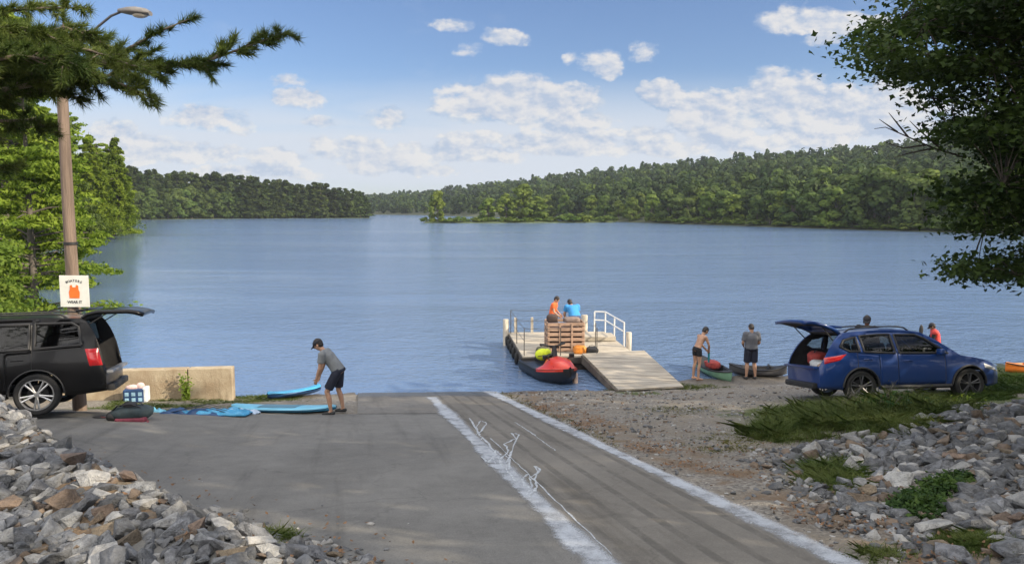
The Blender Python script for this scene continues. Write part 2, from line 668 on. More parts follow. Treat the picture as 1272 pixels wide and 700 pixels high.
def mat_ground():
    m_, G, out = base_mat('gravel_ground')
    co = G.n('ShaderNodeTexCoord').outputs['Object']
    a = G.n('ShaderNodeVertexColor', layer_name='tint')
    r, gg, b = G.sep(a.outputs[0])
    vo = G.n('ShaderNodeTexVoronoi')
    vo.inputs['Scale'].default_value = 26.0
    G.put(vo.inputs['Vector'], co)
    vs_ = G.sep(vo.outputs['Color'])[0]
    n_ = G.noise(co, 1.3, 6.0, 0.65)
    nfi = G.noise(co, 40.0, 3.0, 0.6)
    stone = G.mix(vs_, (0.11, 0.10, 0.088), (0.29, 0.27, 0.235))
    stone = G.mix(G.mapr(n_, 0.35, 0.7), stone, (0.19, 0.165, 0.13))
    soilc = G.mix(nfi, (0.10, 0.07, 0.045), (0.23, 0.165, 0.105))
    c = G.mix(G.mapr(G.m('ADD', gg, G.m('MULTIPLY', G.m('SUBTRACT', nfi, .5), .5)), 0.25, 0.8), stone, soilc)
    grc = G.mix(nfi, (0.035, 0.055, 0.015), (0.12, 0.13, 0.05))
    c = G.mix(G.mapr(G.m('ADD', r, G.m('MULTIPLY', G.m('SUBTRACT', nfi, .5), .7)), 0.25, 0.6), c, grc)
    c = G.mix(b, c, G.mix(1.0, c, (0.45, 0.43, 0.40), 'MULTIPLY'))
    h = G.m('ADD', G.m('MULTIPLY', vo.outputs['Distance'], -0.8), G.m('MULTIPLY', nfi, 0.6))
    principled(G, out, c, G.m('SUBTRACT', 0.92, G.m('MULTIPLY', b, .5)), normal=bump(G, h, 0.02), spec=0.3)
    return m_


M_GROUND = mat_ground()
ground_grid('ground', -20, 18, -6, 29, 0.17, M_GROUND)
ground_grid('ground_outer', -150, 190, -122, 198, 3.0, M_GROUND, hole=(-18, 16, -4, 27), rough=False, drop=0.12)
lb = MB()
lb.grid([[(-4000, -1500, -3.2), (4000, -1500, -3.2)], [(-4000, 5000, -3.2), (4000, 5000, -3.2)]])
tag(lb.build('lake_bed', pmat('lake_mud', (0.08, 0.07, 0.05), 0.9)), kind='structure')


def mat_water():
    m_, G, out = base_mat('lake_water')
    co = G.n('ShaderNodeTexCoord').outputs['Object']
    n_big = G.noise(G.vm('MULTIPLY', co, (0.012, 0.05, 1)), 1.0, 4.0, 0.6)
    n1_ = G.noise(G.vm('MULTIPLY', co, (1.0, 1.7, 1)), 0.55, 4.0, 0.6, 0.6)
    n2_ = G.noise(G.vm('MULTIPLY', co, (1.0, 1.5, 1)), 2.6, 3.0, 0.55, 0.4)
    n3_ = G.noise(G.vm('MULTIPLY', co, (0.6, 1.4, 1)), 9.0, 2.0, 0.5)
    wx_, wy_, wz_ = G.sep(co)
    off = G.m('ADD', G.m('ADD', wx_, G.m('MULTIPLY', wy_, 0.456)), 7.6)      # metres out from the sheltered left bank
    gust = G.m('MULTIPLY', G.mapr(n_big, 0.36, 0.64, 0.40, 1.45), G.mapr(off, 3.0, 26.0, 0.12, 1.0))
    h = G.m('ADD', G.m('MULTIPLY', n1_, 0.17), G.m('ADD', G.m('MULTIPLY', n2_, 0.125), G.m('MULTIPLY', n3_, 0.042)))
    h = G.m('MULTIPLY', h, gust)
    nm = bump(G, h, 1.0, 0.9)
    b = principled(G, out, (0.120, 0.185, 0.305), 0.10, normal=nm, spec=0.5)
    b.inputs['IOR'].default_value = 1.333
    return m_


w = MB()
w.grid([[(-4000, -20, 0), (4000, -20, 0)], [(-4000, 5000, 0), (4000, 5000, 0)]])
tag(w.build('lake_water', mat_water()), kind='structure')


# ---- ramp sheets
def sheet(name, rows, lift, mat, kind='structure', **kw):
    """rows: list of (y, [x...]) ; drapes a strip over the ground, uv: u along, v across -1..1"""
    V_, uv = [], []
    k = len(rows[0][1])
    for y, xs in rows:
        for j, x in enumerate(xs):
            V_.append((x, y, zl(x, y) + lift))
            uv.append((y, -1 + 2 * j / (k - 1)))
    idx = np.arange(len(V_)).reshape(len(rows), k)
    F = np.stack([idx[:-1, :-1], idx[:-1, 1:], idx[1:, 1:], idx[1:, :-1]], -1).reshape(-1, 4)
    o = link(name, np_mesh(name, V_, F, mat, smooth=True, uv=uv))
    return tag(o, kind=kind, **kw)


def mat_paving(name, c1, c2, groove=0.0, stain=(0.5, 0.5, 0.5), grit=90.0):
    m_, G, out = base_mat(name)
    co = G.n('ShaderNodeTexCoord').outputs['Object']
    n_ = G.noise(co, 0.45, 6.0, 0.62)
    nm_ = G.noise(G.vm('MULTIPLY', co, (1, 1, 1)), 3.2, 5.0, 0.65)
    nf = G.noise(co, grit * .7, 2.0, 0.8)
    nf2 = G.noise(co, 28.0, 3.0, 0.7)
    f = G.m('ADD', G.m('MULTIPLY', n_, 0.5), G.m('ADD', G.m('MULTIPLY', nm_, 0.3), G.m('MULTIPLY', nf, 0.45)))
    c = G.mix(G.mapr(f, 0.44, 0.82), c1, c2)
    c = G.mix(G.mapr(nf2, 0.56, 0.8, 0, .45), c, sc(c2, 1.35))
    c = G.mix(G.mapr(nf2, 0.42, 0.2, 0, .5), c, sc(c1, .6))
    # dark smears and tyre tracks running with the ramp
    x_, y_, z_ = G.sep(co)
    along = G.m('ADD', x_, G.m('MULTIPLY', y_, 0.21))
    ns = G.noise(G.comb(G.m('MULTIPLY', along, 2.6), G.m('MULTIPLY', y_, 0.16), 2.0), 1.0, 4.0, 0.6)
    c = G.mix(G.mapr(ns, 0.5, 0.72, 0.0, 0.62), c, G.mix(1.0, c, stain, 'MULTIPLY'))
    # hairline cracks
    vo = G.n('ShaderNodeTexVoronoi', feature='DISTANCE_TO_EDGE')
    vo.inputs['Scale'].default_value = 0.33
    G.put(vo.inputs['Vector'], G.vm('ADD', co, G.vm('MULTIPLY', G.noise(co, 1.1, 4.0, 0.6, color=True), (1.3, 1.3, 0))))
    crk = G.mapr(vo.outputs['Distance'], 0.0, 0.011, 1.0, 0.0)
    c = G.mix(G.m('MULTIPLY', crk, 0.22), c, sc(c1, 0.4))
    h = G.m('ADD', G.m('MULTIPLY', nf, 0.6), G.m('MULTIPLY', nf2, 0.6))
    if groove:
        wv = G.m('SINE', G.m('MULTIPLY', along, groove))
        gf = G.m('MULTIPLY', G.mapr(wv, 0.45, 0.95), G.mapr(nm_, .3, .62))
        c = G.mix(G.m('MULTIPLY', gf, 0.55), c, sc(c1, 0.5))
        h = G.m('SUBTRACT', h, G.m('MULTIPLY', gf, 1.4))
    wet = G.mapr(G.m('ADD', z_, G.m('MULTIPLY', G.m('SUBTRACT', nm_, .5), .12)), 0.30, 0.10)
    c = G.mix(wet, c, G.mix(1.0, c, (.42, .42, .42), 'MULTIPLY'))
    principled(G, out, c, G.m('SUBTRACT', 0.9, G.m('MULTIPLY', wet, .55)), normal=bump(G, h, 0.007), spec=0.3)
    return m_


M_ASPH = mat_paving('worn_asphalt', (0.113, 0.110, 0.102), (0.195, 0.190, 0.176), stain=(.62, .62, .62))
M_CONC = mat_paving('ramp_concrete', (0.125, 0.116, 0.101), (0.20, 0.186, 0.162), groove=17.0, stain=(.55, .53, .5))
M_APRON = mat_paving('apron_concrete', (0.125, 0.119, 0.109), (0.205, 0.194, 0.174), stain=(.6, .6, .6))
YS = np.arange(1.5, 24.6, 0.4)


def lerp_row(a, b, k):
    return [a + (b - a) * i / k for i in range(k + 1)]


def xw(y):
    return -16.0


rows = []
for y in np.arange(2.5, 16.75, 0.3):
    rows.append((y, lerp_row(-16.0, float(x_left(y)), 46)))
edge = [(16.66 + 0.10 * math.sin(i * 0.7) + 0.06 * math.sin(i * 1.9)) for i in range(47)]
xs_e = lerp_row(-16.0, float(x_left(16.7)), 46)
V_ = []
sheet('asphalt_pavement', rows, 0.004, M_ASPH)
rows = [(y, lerp_row(-3.45 - 0.2 * (y - 16.7), float(x_left(y)), 12)) for y in np.arange(16.64, 24.6, 0.3)]
sheet('ramp_apron', rows, 0.008, M_APRON)
rows = [(y, lerp_row(float(x_left(y)), float(x_right(y)), 12)) for y in YS]
sheet('boat_ramp', rows, 0.012, M_CONC)


def mat_strip():
    m_, G, out = base_mat('chalky_strip')
    uv = G.n('ShaderNodeTexCoord').outputs['UV']
    co = G.n('ShaderNodeTexCoord').outputs['Object']
    u_, v_, _ = G.sep(uv)
    n_ = G.noise(co, 3.0, 6.0, 0.7)
    n2_ = G.noise(co, 60.0, 3.0, 0.75)
    av = G.m('ABSOLUTE', G.m('ADD', v_, G.m('MULTIPLY', G.m('SUBTRACT', n_, .5), 1.1)))
    e = G.m('ADD', G.m('SUBTRACT', 0.80, av), G.m('MULTIPLY', G.m('SUBTRACT', n2_, 0.5), 0.75))
    al = G.mapr(e, -0.12, 0.40)
    al = G.m('MULTIPLY', al, G.mapr(G.m('ADD', n_, G.m('MULTIPLY', n2_, .3)), 0.40, 0.80, .30, .95))
    c = G.mix(n2_, (0.30, 0.33, 0.37), (0.56, 0.59, 0.63))
    b = principled(G, None, c, 0.9, spec=0.2, normal=bump(G, n2_, 0.006))
    tr = G.n('ShaderNodeBsdfTransparent')
    mx_ = G.n('ShaderNodeMixShader')
    G.t.links.new(al, mx_.inputs[0])
    G.t.links.new(tr.outputs[0], mx_.inputs[1])
    G.t.links.new(b.outputs[0], mx_.inputs[2])
    G.t.links.new(mx_.outputs[0], out.inputs['Surface'])
    return m_


M_STRIP = mat_strip()
rows = []
for y in np.arange(2.0, 20.3, 0.25):
    wd = 0.19 + 0.035 * math.sin(y * 1.3) + 0.05 * (1 if 16.2 < y < 18.4 else 0)
    c = float(x_left(y))
    rows.append((y, lerp_row(c - wd, c + wd, 6)))
sheet('painted_strip', rows, 0.017, M_STRIP)
rows = []
for y in np.arange(2.0, 22.4, 0.25):
    wd = 0.175 + 0.03 * math.sin(y * 0.9 + 1) + max(0, (y - 12)) * 0.008
    c = float(x_right(y)) - 0.05
    rows.append((y, lerp_row(c - wd, c + wd, 6)))
sheet('painted_strip', rows, 0.017, M_STRIP)

# white branching sealant scribbles beside the left strip
M_SCRIB = pmat('white_sealant', (0.36, 0.385, 0.41), 0.85, 0.35, 14)
SCRIB = [
    [(625, 587), (622, 572), (607, 552), (596, 541), (592, 531), (597, 523), (604, 526), (600, 534), (592, 540)],
    [(596, 541), (590, 530), (583, 520)], [(600, 545), (590, 552), (582, 545)], [(622, 572), (632, 560), (626, 552), (640, 546), (636, 538), (644, 541), (636, 560), (630, 575)],
    [(632, 585), (634, 571), (626, 566)], [(615, 566), (606, 575), (598, 568)], [(640, 600), (634, 590), (628, 580), (618, 573)], [(618, 580), (612, 570), (616, 560), (622, 566)],
    [(655, 615), (662, 603), (657, 594), (668, 588), (664, 580), (671, 584), (664, 597), (668, 606), (658, 618)],
    [(652, 606), (648, 596), (655, 590)], [(640, 596), (650, 601), (658, 607)]]
sb_ = MB()
for pl in SCRIB:
    pts = [gp(*p) for p in pl]
    pts = [Vector((p.x, p.y, zl(p.x, p.y) + 0.018)) for p in pts]
    fine = []
    for a, b in zip(pts[:-1], pts[1:]):
        for q in range(4):
            p = a.lerp(b, q / 4)
            fine.append(p + Vector((random.uniform(-.012, .012), random.uniform(-.03, .03), 0)))
    fine.append(pts[-1])
    sb_.tube(fine, [random.uniform(0.006, 0.022) for _ in fine], 6, flat=0.12)
for pl in ([(610, 545), (760, 690)], [(648, 530), (690, 560)], [(640, 525), (665, 541)]):
    pts = [gp(*p) for p in pl]
    fine = []
    for q in range(31):
        p = pts[0].lerp(pts[1], q / 30)
        fine.append(Vector((p.x + random.uniform(-.01, .01), p.y, zl(p.x, p.y) + 0.016)))
    sb_.tube(fine, [random.uniform(0.004, 0.013) for _ in fine], 5, flat=0.15)
tag(sb_.build('white_scribble', M_SCRIB), kind='structure')

# ---- far land: hills and shores across the lake
M_HILL = pmat('forest_floor', (0.045, 0.055, 0.022), 0.95, 0.4, 0.08)
M_SHORE = pmat('shore_grass', (0.065, 0.09, 0.03), 0.95, 0.35, 0.5)


def shore_pt(px, py):
    d = ray(px, py)
    t = -CAM_H / d.z
    return Vector((d.x * t, d.y * t, 0))


def hill(name, shore, ridge, mat, lip=0.35):
    """shore: list of (px, py waterline); ridge: list of (px, skyline py of the bare ground, distance)"""
    rows = []
    pxs = [s[0] for s in shore]
    for px in np.linspace(pxs[0], pxs[-1], 60):
        py = np.interp(px, pxs, [s[1] for s in shore])
        a = shore_pt(px, py)
        rp = np.interp(px, [r_[0] for r_ in ridge], [r_[1] for r_ in ridge])
        rd = np.interp(px, [r_[0] for r_ in ridge], [r_[2] for r_ in ridge])
        b = at(px, rp, rd)
        row = [(a.x * .99, a.y * .99, -1.5), (a.x, a.y, 0.05), (a.x * 1.015, a.y * 1.015, lip)]
        for k in range(1, 11):
            t = k / 10
            zz = lip + (b.z - lip) * (t ** 1.15)
            row.append((a.x + (b.x - a.x) * t, a.y + (b.y - a.y) * t, zz))
        row.append((b.x * 1.5, b.y * 1.5, b.z * 0.5))
        row.append((b.x * 1.9, b.y * 1.9, -2))
        rows.append(row)
    m = MB()
    m.grid(rows, flip=True)
    return tag(m.build(name, mat, smooth=80), kind='structure'), rows


PEN_SHORE = [(120, 274.5), (165, 273.2), (250, 272.0), (350, 271.3), (440, 271.0), (459, 270.8)]
PEN_RIDGE = [(120, 243, 470), (250, 250, 470), (350, 254, 470), (430, 256, 450), (459, 257, 430)]
hill('far_peninsula', PEN_SHORE, PEN_RIDGE, M_SHORE)
RH_SHORE = [(440, 266.2), (520, 267), (600, 269.5), (700, 273), (780, 276), (850, 278.5), (900, 280), (1000, 283.5), (1080, 286), (1170, 288.5), (1260, 291), (1400, 295), (1700, 304)]
RH_RIDGE = [(440, 253, 980), (520, 248, 900), (600, 240, 800), (700, 229, 700), (800, 221, 620), (900, 212, 560), (1000, 205, 520), (1100, 198, 480), (1200, 194, 430), (1400, 190, 400), (1700, 185, 380)]
_, RH_ROWS = hill('far_hill', RH_SHORE, RH_RIDGE, M_HILL)
ISL_A, ISL_B = shore_pt(520, 277.2), shore_pt(771, 276.5)
im = MB()
rows = []
for i in range(41):
    t = i / 40
    c = ISL_A.lerp(ISL_B, t)
    half = 9 * (max(0.0, 1 - (2 * t - 1) ** 4)) ** 0.5 + 0.3
    half *= 0.8 + 0.35 * noise.noise(Vector((i * 0.3, 0, 4)))
    row = []
    for k in range(9):
        q = -1 + 2 * k / 8
        row.append((c.x, c.y + q * half + 6, -0.6 + 1.25 * (1 - q * q) ** 0.6 * (1 if 0 < i < 40 else 0)))
    rows.append(row)
im.grid(rows, flip=True)
tag(im.build('islet', M_SHORE, smooth=80), kind='structure')

# ------------------------------------------------------------------ trees
def leaf_quads(C, N, size, aspect=0.55, jit=0.5, fold=0.0, rng=RNG):
    """diamond leaf faces at C with normals near N"""
    n = len(C)
    N = N + rng.normal(0, jit, (n, 3))
    N /= np.linalg.norm(N, axis=1, keepdims=True) + 1e-9
    T = rng.normal(0, 1, (n, 3))
    T -= N * np.sum(T * N, 1, keepdims=True)
    T /= np.linalg.norm(T, axis=1, keepdims=True) + 1e-9
    B = np.cross(N, T)
    s = (np.asarray(size) * rng.uniform(0.7, 1.3, n))[:, None]
    P = np.empty((n, 4, 3))
    P[:, 0] = C - T * s * 0.5
    P[:, 1] = C + B * s * aspect * 0.5 - N * s * fold
    P[:, 2] = C + T * s * 0.5
    P[:, 3] = C - B * s * aspect * 0.5 - N * s * fold
    return P.reshape(-1, 3)


def quads(nv, off=0):
    return np.arange(nv, dtype=np.int32).reshape(-1, 4) + off


def clump_points(n, lobes, rng=RNG, shell=0.55):
    """points spread through the outer part of many ellipsoid lobes; lobes: (cx,cy,cz,rx,ry,rz)"""
    L = np.asarray(lobes, dtype=float)
    w_ = (L[:, 3] * L[:, 4] * L[:, 5]) ** (2 / 3)
    k = rng.choice(len(L), n, p=w_ / w_.sum())
    D = rng.normal(0, 1, (n, 3))
    D /= np.linalg.norm(D, axis=1, keepdims=True)
    r = rng.uniform(shell, 1.0, n)[:, None]
    C = L[k, :3] + D * L[k, 3:6] * r
    return C, D


def broad_lobes(h, cr, n, rng, base=0.25):
    out = []
    for _ in range(n):
        t = rng.uniform(0, 1)
        z = h * (base + (0.93 - base) * t)
        env = cr * (math.sin(math.pi * min(1, (0.16 + 0.84 * t) ** 0.8)) ** 0.55 if t < 0.98 else .3)
        a = rng.uniform(0, 2 * math.pi)
        r = env * math.sqrt(rng.uniform(0.05, 1)) * 0.85
        s = cr * rng.uniform(0.26, 0.46)
        out.append((math.cos(a) * r, math.sin(a) * r, z, s, s, s * 0.78))
    return out


def trunk_mesh(name, h, r, mat, limbs=(), n=7, bend=0.0):
    m = MB()
    pts = [(bend * math.sin(t * 3), bend * math.cos(t * 2.3) - bend, -0.3 + (h + 0.3) * t) for t in (0, .15, .35, .6, .8, 1)]
    m.tube(pts, [r * 1.35, r, r * 0.85, r * 0.6, r * 0.38, r * 0.12], n)
    for a, b, rr in limbs:
        a, b = Vector(a), Vector(b)
        mid = a.lerp(b, 0.5) + Vector((0, 0, 0.06 * (b - a).length))
        m.tube([a, mid, b], [rr, rr * 0.7, rr * 0.25], 5)
    return m.mesh(name, mat, smooth=60)


M_BARK = pmat('grey_bark', (0.13, 0.105, 0.08), 0.9, 0.4, 5, 0.03, stretch=(1, 1, .25))
M_FARBARK = pmat('far_bark', (0.11, 0.095, 0.08), 0.9, 0.3, 1)
M_CONIF = leaf_mat('conifer_needles', ((0.034, 0.058, 0.019), (0.090, 0.122, 0.034)), 0.35, 0.3, 0.28)
M_DECID = leaf_mat('broadleaf_foliage', ((0.038, 0.068, 0.018), (0.100, 0.145, 0.034)), 0.30, 0.35, 0.25)
M_BRIGHT = leaf_mat('bright_foliage', ((0.075, 0.125, 0.022), (0.15, 0.20, 0.035)), 0.30, 0.36, 0.12)
M_FOREST = leaf_mat('forest_foliage', ((0.022, 0.041, 0.014), (0.050, 0.078, 0.022)), 0.05, 0.25, 0.0, use_tint=True)


def broad_tree_data(seed, h, cr, nl, nf, fs, mat, base=.2):
    rng = np.random.default_rng(seed)
    lobes = broad_lobes(h, cr, nl, rng, base)
    C, D = clump_points(nf, lobes, rng)
    D = D + np.array([0, 0, .25])
    P = leaf_quads(C, D, fs, 0.8, 0.22, rng=rng)
    crown = np_mesh('crown', P, quads(len(P)), mat)
    limbs = [((0, 0, h * rng.uniform(.2, .5)), tuple(np.array(l[:3]) * (.8, .8, 1)), 0.02 * h / 2) for l in lobes[:7]]
    return trunk_mesh('trunk', h * 0.85, h * 0.018, M_FARBARK, limbs), crown


def conifer_data(seed, h, r, nf, fs, mat, base=0.12, layers=14, droop=.25):
    rng = np.random.default_rng(seed)
    Cs, Ns = [], []
    per = nf // layers
    for k in range(layers):
        t = (k + rng.uniform(-.3, .3)) / layers
        z = h * (base + (0.97 - base) * t)
        rr = r * (1 - t) ** 0.75 * rng.uniform(0.75, 1.15) + 0.25
        nb = max(4, int(9 * (1 - t) + 3))
        for b in range(nb):
            a = rng.uniform(0, 2 * math.pi)
            ln = rr * rng.uniform(.7, 1.15)
            m = max(3, per // nb)
            s = np.sqrt(rng.uniform(0.05, 1, m))
            wd = 0.28 * ln * (1.1 - s)
            lat = rng.normal(0, 1, m) * wd
            x = np.cos(a) * s * ln - np.sin(a) * lat
            y = np.sin(a) * s * ln + np.cos(a) * lat
            zz = z + s * ln * .28 - droop * ln * s ** 2 * 1.6 + rng.normal(0, 0.12 + .04 * rr, m)
            Cs.append(np.stack([x, y, zz], -1))
            Ns.append(np.stack([np.cos(a) * np.ones(m) * .45, np.sin(a) * np.ones(m) * .45, np.ones(m)], -1))
    C, N = np.concatenate(Cs), np.concatenate(Ns)
    P = leaf_quads(C, N, fs, 0.5, 0.45, rng=rng)
    crown = np_mesh('crown', P, quads(len(P)), mat)
    return trunk_mesh('trunk', h * .97, h * .016, M_FARBARK), crown


def tree_obj(name, data, label, loc, rz, s, group, cat='tree'):
    t = thing(name, label, cat, loc, rz, group)
    t.scale = s if hasattr(s, '__len__') else (s, s, s)
    link('trunk', data[0], t)
    link('crown', data[1], t)
    return t


# variants for far trees (built once, meshes shared)
FB = [broad_tree_data(100 + i, 12, 4.6, 26, 1700, 1.0, M_DECID, .04) for i in range(4)]
FBB = [broad_tree_data(120 + i, 12, 4.4, 26, 1800, 1.0, M_BRIGHT, .02) for i in range(3)]
FC = [conifer_data(140 + i, 18, 4.3, 2300, 1.35, M_CONIF, .03 + .03 * i, 16) for i in range(4)]
BUSH = [broad_tree_data(160 + i, 2.6, 2.2, 12, 500, 0.5, M_BRIGHT, .02) for i in range(2)]

rr = random.Random(3)
# peninsula tree line
PEN_SKY = [(120, 200), (165, 203), (190, 207), (230, 208), (270, 211), (310, 215), (350, 220), (375, 226), (400, 222), (425, 230), (445, 234), (459, 240)]


def sky_h(px, tab, dist, ground):
    py = np.interp(px, [p[0] for p in tab], [p[1] for p in tab])
    return at(px, py, dist).z - ground


for row_i, (f0, cnt) in enumerate(((1.012, 44), (1.04, 44), (1.09, 46))):
    for i in range(cnt):
        px = 128 + (456 - 128) * (i + rr.uniform(.1, .9)) / cnt
        py = np.interp(px, [p[0] for p in PEN_SHORE], [p[1] for p in PEN_SHORE])
        b = shore_pt(px, py) * f0
        zt_ = 0.7 + (f0 - 1.0) * 30 * max(0.25, (460 - px) / 340)
        h = sky_h(px, PEN_SKY, b.y, zt_) * rr.uniform(.82, 1.04)
        if row_i == 0 and px < 285:
            d, kind, lab, hh = FB[i % 4], 'broadleaf_tree', 'low light green broadleaf tree at the water edge of the far left wooded point', h * rr.uniform(.4, .66)
            tree_obj(kind, d, lab, (b.x, b.y, zt_ - .5), rr.uniform(0, 6), (hh / 12 * 1.15, hh / 12 * 1.15, hh / 12), 'trees on the far left point')
        elif rr.random() < .22 and row_i == 0:
            tree_obj('broadleaf_tree', FB[i % 4], 'low light green broadleaf tree at the water edge of the far left wooded point', (b.x, b.y, zt_ - .5), rr.uniform(0, 6), h * .55 / 12, 'trees on the far left point')
        else:
            wd = rr.uniform(1.15, 1.6)
            tree_obj('pine_tree', FC[(i + row_i) % 4], 'tall dark conifer in the tree line of the far left wooded point', (b.x, b.y, zt_ - .4), rr.uniform(0, 6), (h / 18 * wd, h / 18 * wd, h / 18), 'trees on the far left point')

# right shore, front rank
RS_SKY = [(760, 240), (800, 236), (850, 232), (900, 226), (940, 228), (980, 226), (1030, 215), (1080, 204), (1120, 200), (1180, 205), (1300, 200)]
for row_i, (f0, cnt) in enumerate(((1.03, 34), (1.09, 32), (1.17, 30))):
    for i in range(cnt):
        px = 668 + (1290 - 668) * (i + rr.uniform(.1, .9)) / cnt
        py = np.interp(px, [p[0] for p in RH_SHORE], [p[1] for p in RH_SHORE])
        b = shore_pt(px, py) * f0
        zt_ = 0.6 + (f0 - 1) * 14
        h = max(6.0, sky_h(px, RS_SKY, b.y, zt_)) * rr.uniform(.68, .98)
        br = rr.random() < (.7 if 680 < px < 950 and row_i > 0 else .22)
        d = (FBB if br else FB)[i % 3]
        lab = 'bright yellow green broadleaf tree along the right far shore' if br else 'darker green broadleaf tree along the right far shore'
        wd = rr.uniform(.95, 1.3)
        if rr.random() < .12 and not br and row_i:
            tree_obj('pine_tree', FC[i % 4], 'dark pointed conifer among broadleaf trees along the right far shore', (b.x, b.y, zt_ - .4), rr.uniform(0, 6), (h / 18 * 1.2, h / 18 * 1.2, h * 1.08 / 18), 'trees along the right far shore')
        else:
            tree_obj('broadleaf_tree', d, lab, (b.x, b.y, zt_ - .4), rr.uniform(0, 6), (h / 12 * wd, h / 12 * wd, h / 12), 'trees along the right far shore')
for i in range(30):
    px = 800 + 460 * (i + rr.uniform(.1, .9)) / 30
    py = np.interp(px, [p[0] for p in RH_SHORE], [p[1] for p in RH_SHORE])
    b = shore_pt(px, py) * 1.012
    s = rr.uniform(.6, 1.1)
    o = link('shore_bush', BUSH[i % 2][1])
    o.location = (b.x, b.y, .3)
    o.rotation_euler = (0, 0, rr.uniform(0, 6))
    o.scale = (s * 1.5, s * 1.5, s * .75)
    tag(o, 'low green bush at the waterline of the right far shore', 'bush', 'bushes along the right far shore')

# islet: five trees and a fringe of bushes
isl_g = 'trees on the islet'
for px, top, wd, lab in ((544, 237, .85, 'slim lone tree at the left end of the small lake islet'), (607, 246, 1.3, 'lower left tree of the clump on the small lake islet'),
                         (629, 240, 1.3, 'tree in the middle left of the clump on the small lake islet'), (651, 229, 1.2, 'tallest round tree of the clump on the small lake islet'),
                         (668, 243, 1.25, 'right hand tree of the clump on the small lake islet')):
    Y = ISL_A.lerp(ISL_B, (px - 520) / 251).y + 6 + rr.uniform(-2, 2)
    p = at(px, 274, Y)
    h = at(px, top, Y).z - .4
    tree_obj('broadleaf_tree', FBB[px % 3], lab, (p.x, p.y, .3), rr.uniform(0, 6), (h / 12 * wd, h / 12 * wd, h / 12 * 1.02), isl_g)
for i in range(26):
    px = 524 + 243 * (i + rr.uniform(.1, .9)) / 26
    t = (px - 520) / 251
    c = ISL_A.lerp(ISL_B, t)
    s = rr.uniform(.55, .9) * (1.5 if px > 690 else 1)
    o = link('islet_bush', BUSH[i % 2][1])
    o.location = (c.x, c.y + rr.uniform(0, 8), .25)
    o.rotation_euler = (0, 0, rr.uniform(0, 6))
    o.scale = (s * 1.5, s * 1.5, s * .85)
    tag(o, 'low rounded bush fringing the small lake islet', 'bush', 'bushes on the islet')


# hillside forest: one mass
def forest(name, n, rows, px_rng, seed, hgt, label):
    rng = np.random.default_rng(seed)
    Rw = np.array(rows)            # (60, k, 3)
    Rw = Rw[:, 2:13]
    P_all, T_all = [], []
    for q in range(n):
        u = rng.uniform(0, 1)
        t = rng.uniform(0.03, 1.0) ** 0.9
        i = min(int(u * 59), 58)
        fi = u * 59 - i
        k = min(int(t * 10), 9)
        fk = t * 10 - k
        p = (Rw[i, k] * (1 - fi) + Rw[i + 1, k] * fi) * (1 - fk) + (Rw[i, k + 1] * (1 - fi) + Rw[i + 1, k + 1] * fi) * fk
        con = rng.random() < 0.02 + 0.26 * t ** 3
        h = hgt * rng.uniform(.75, 1.2)
        dist = math.hypot(p[0], p[1])
        fs = 1.0 + dist / 480
        if con:
            nf = 70
            zz = rng.uniform(0.05, 1, nf) ** 0.8
            rr_ = (1 - zz) ** .7 * 3.6 + .3
            a = rng.uniform(0, 6.283, nf)
            C = np.stack([np.cos(a) * rr_, np.sin(a) * rr_, zz * h * 1.08], -1)
            N = np.stack([np.cos(a), np.sin(a), np.full(nf, .8)], -1)
            tint = np.array((.62, .74, .62)) * rng.uniform(.9, 1.3)
        else:
            cw = rng.uniform(.34, .52)
            lobes = broad_lobes(h, h * cw, 10, rng, .15)
            C, N = clump_points(int(90 + 130 * cw / .45 * (dist < 420)), lobes, rng, .82)
            N = N + np.array([0, 0, .3])
            pat = noise.noise(Vector((p[0] * .02, p[1] * .02, 4)))
            tint = np.array((1.0, 1.0, .85)) * rng.uniform(.8, 1.25) * (1 + .5 * pat)
            if rng.random() < .22 + .5 * pat:
                tint = tint * np.array((1.5, 1.4, 1.0))
        P = leaf_quads(C + p + np.array([0, 0, -.5]), N, fs, .85, .2, rng=rng)
        P_all.append(P)
        T_all.append(np.tile(tint, (len(P), 1)))
    P = np.concatenate(P_all)
    o = link(name, np_mesh(name, P, quads(len(P)), M_FOREST, cols=np.concatenate(T_all)))
    return tag(o, label, 'forest', kind='stuff')


forest('hillside_forest', 2700, RH_ROWS, None, 5, 11.0, 'dense mixed green woodland covering the long far hill')

# left bank, tall trees standing in the sun, 30 to 170 m away
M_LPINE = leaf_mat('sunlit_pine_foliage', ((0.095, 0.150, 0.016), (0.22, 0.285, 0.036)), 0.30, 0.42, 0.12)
M_LPINED = leaf_mat('deep_pine_foliage', ((0.040, 0.068, 0.018), (0.105, 0.145, 0.032)), 0.30, 0.35, 0.12)


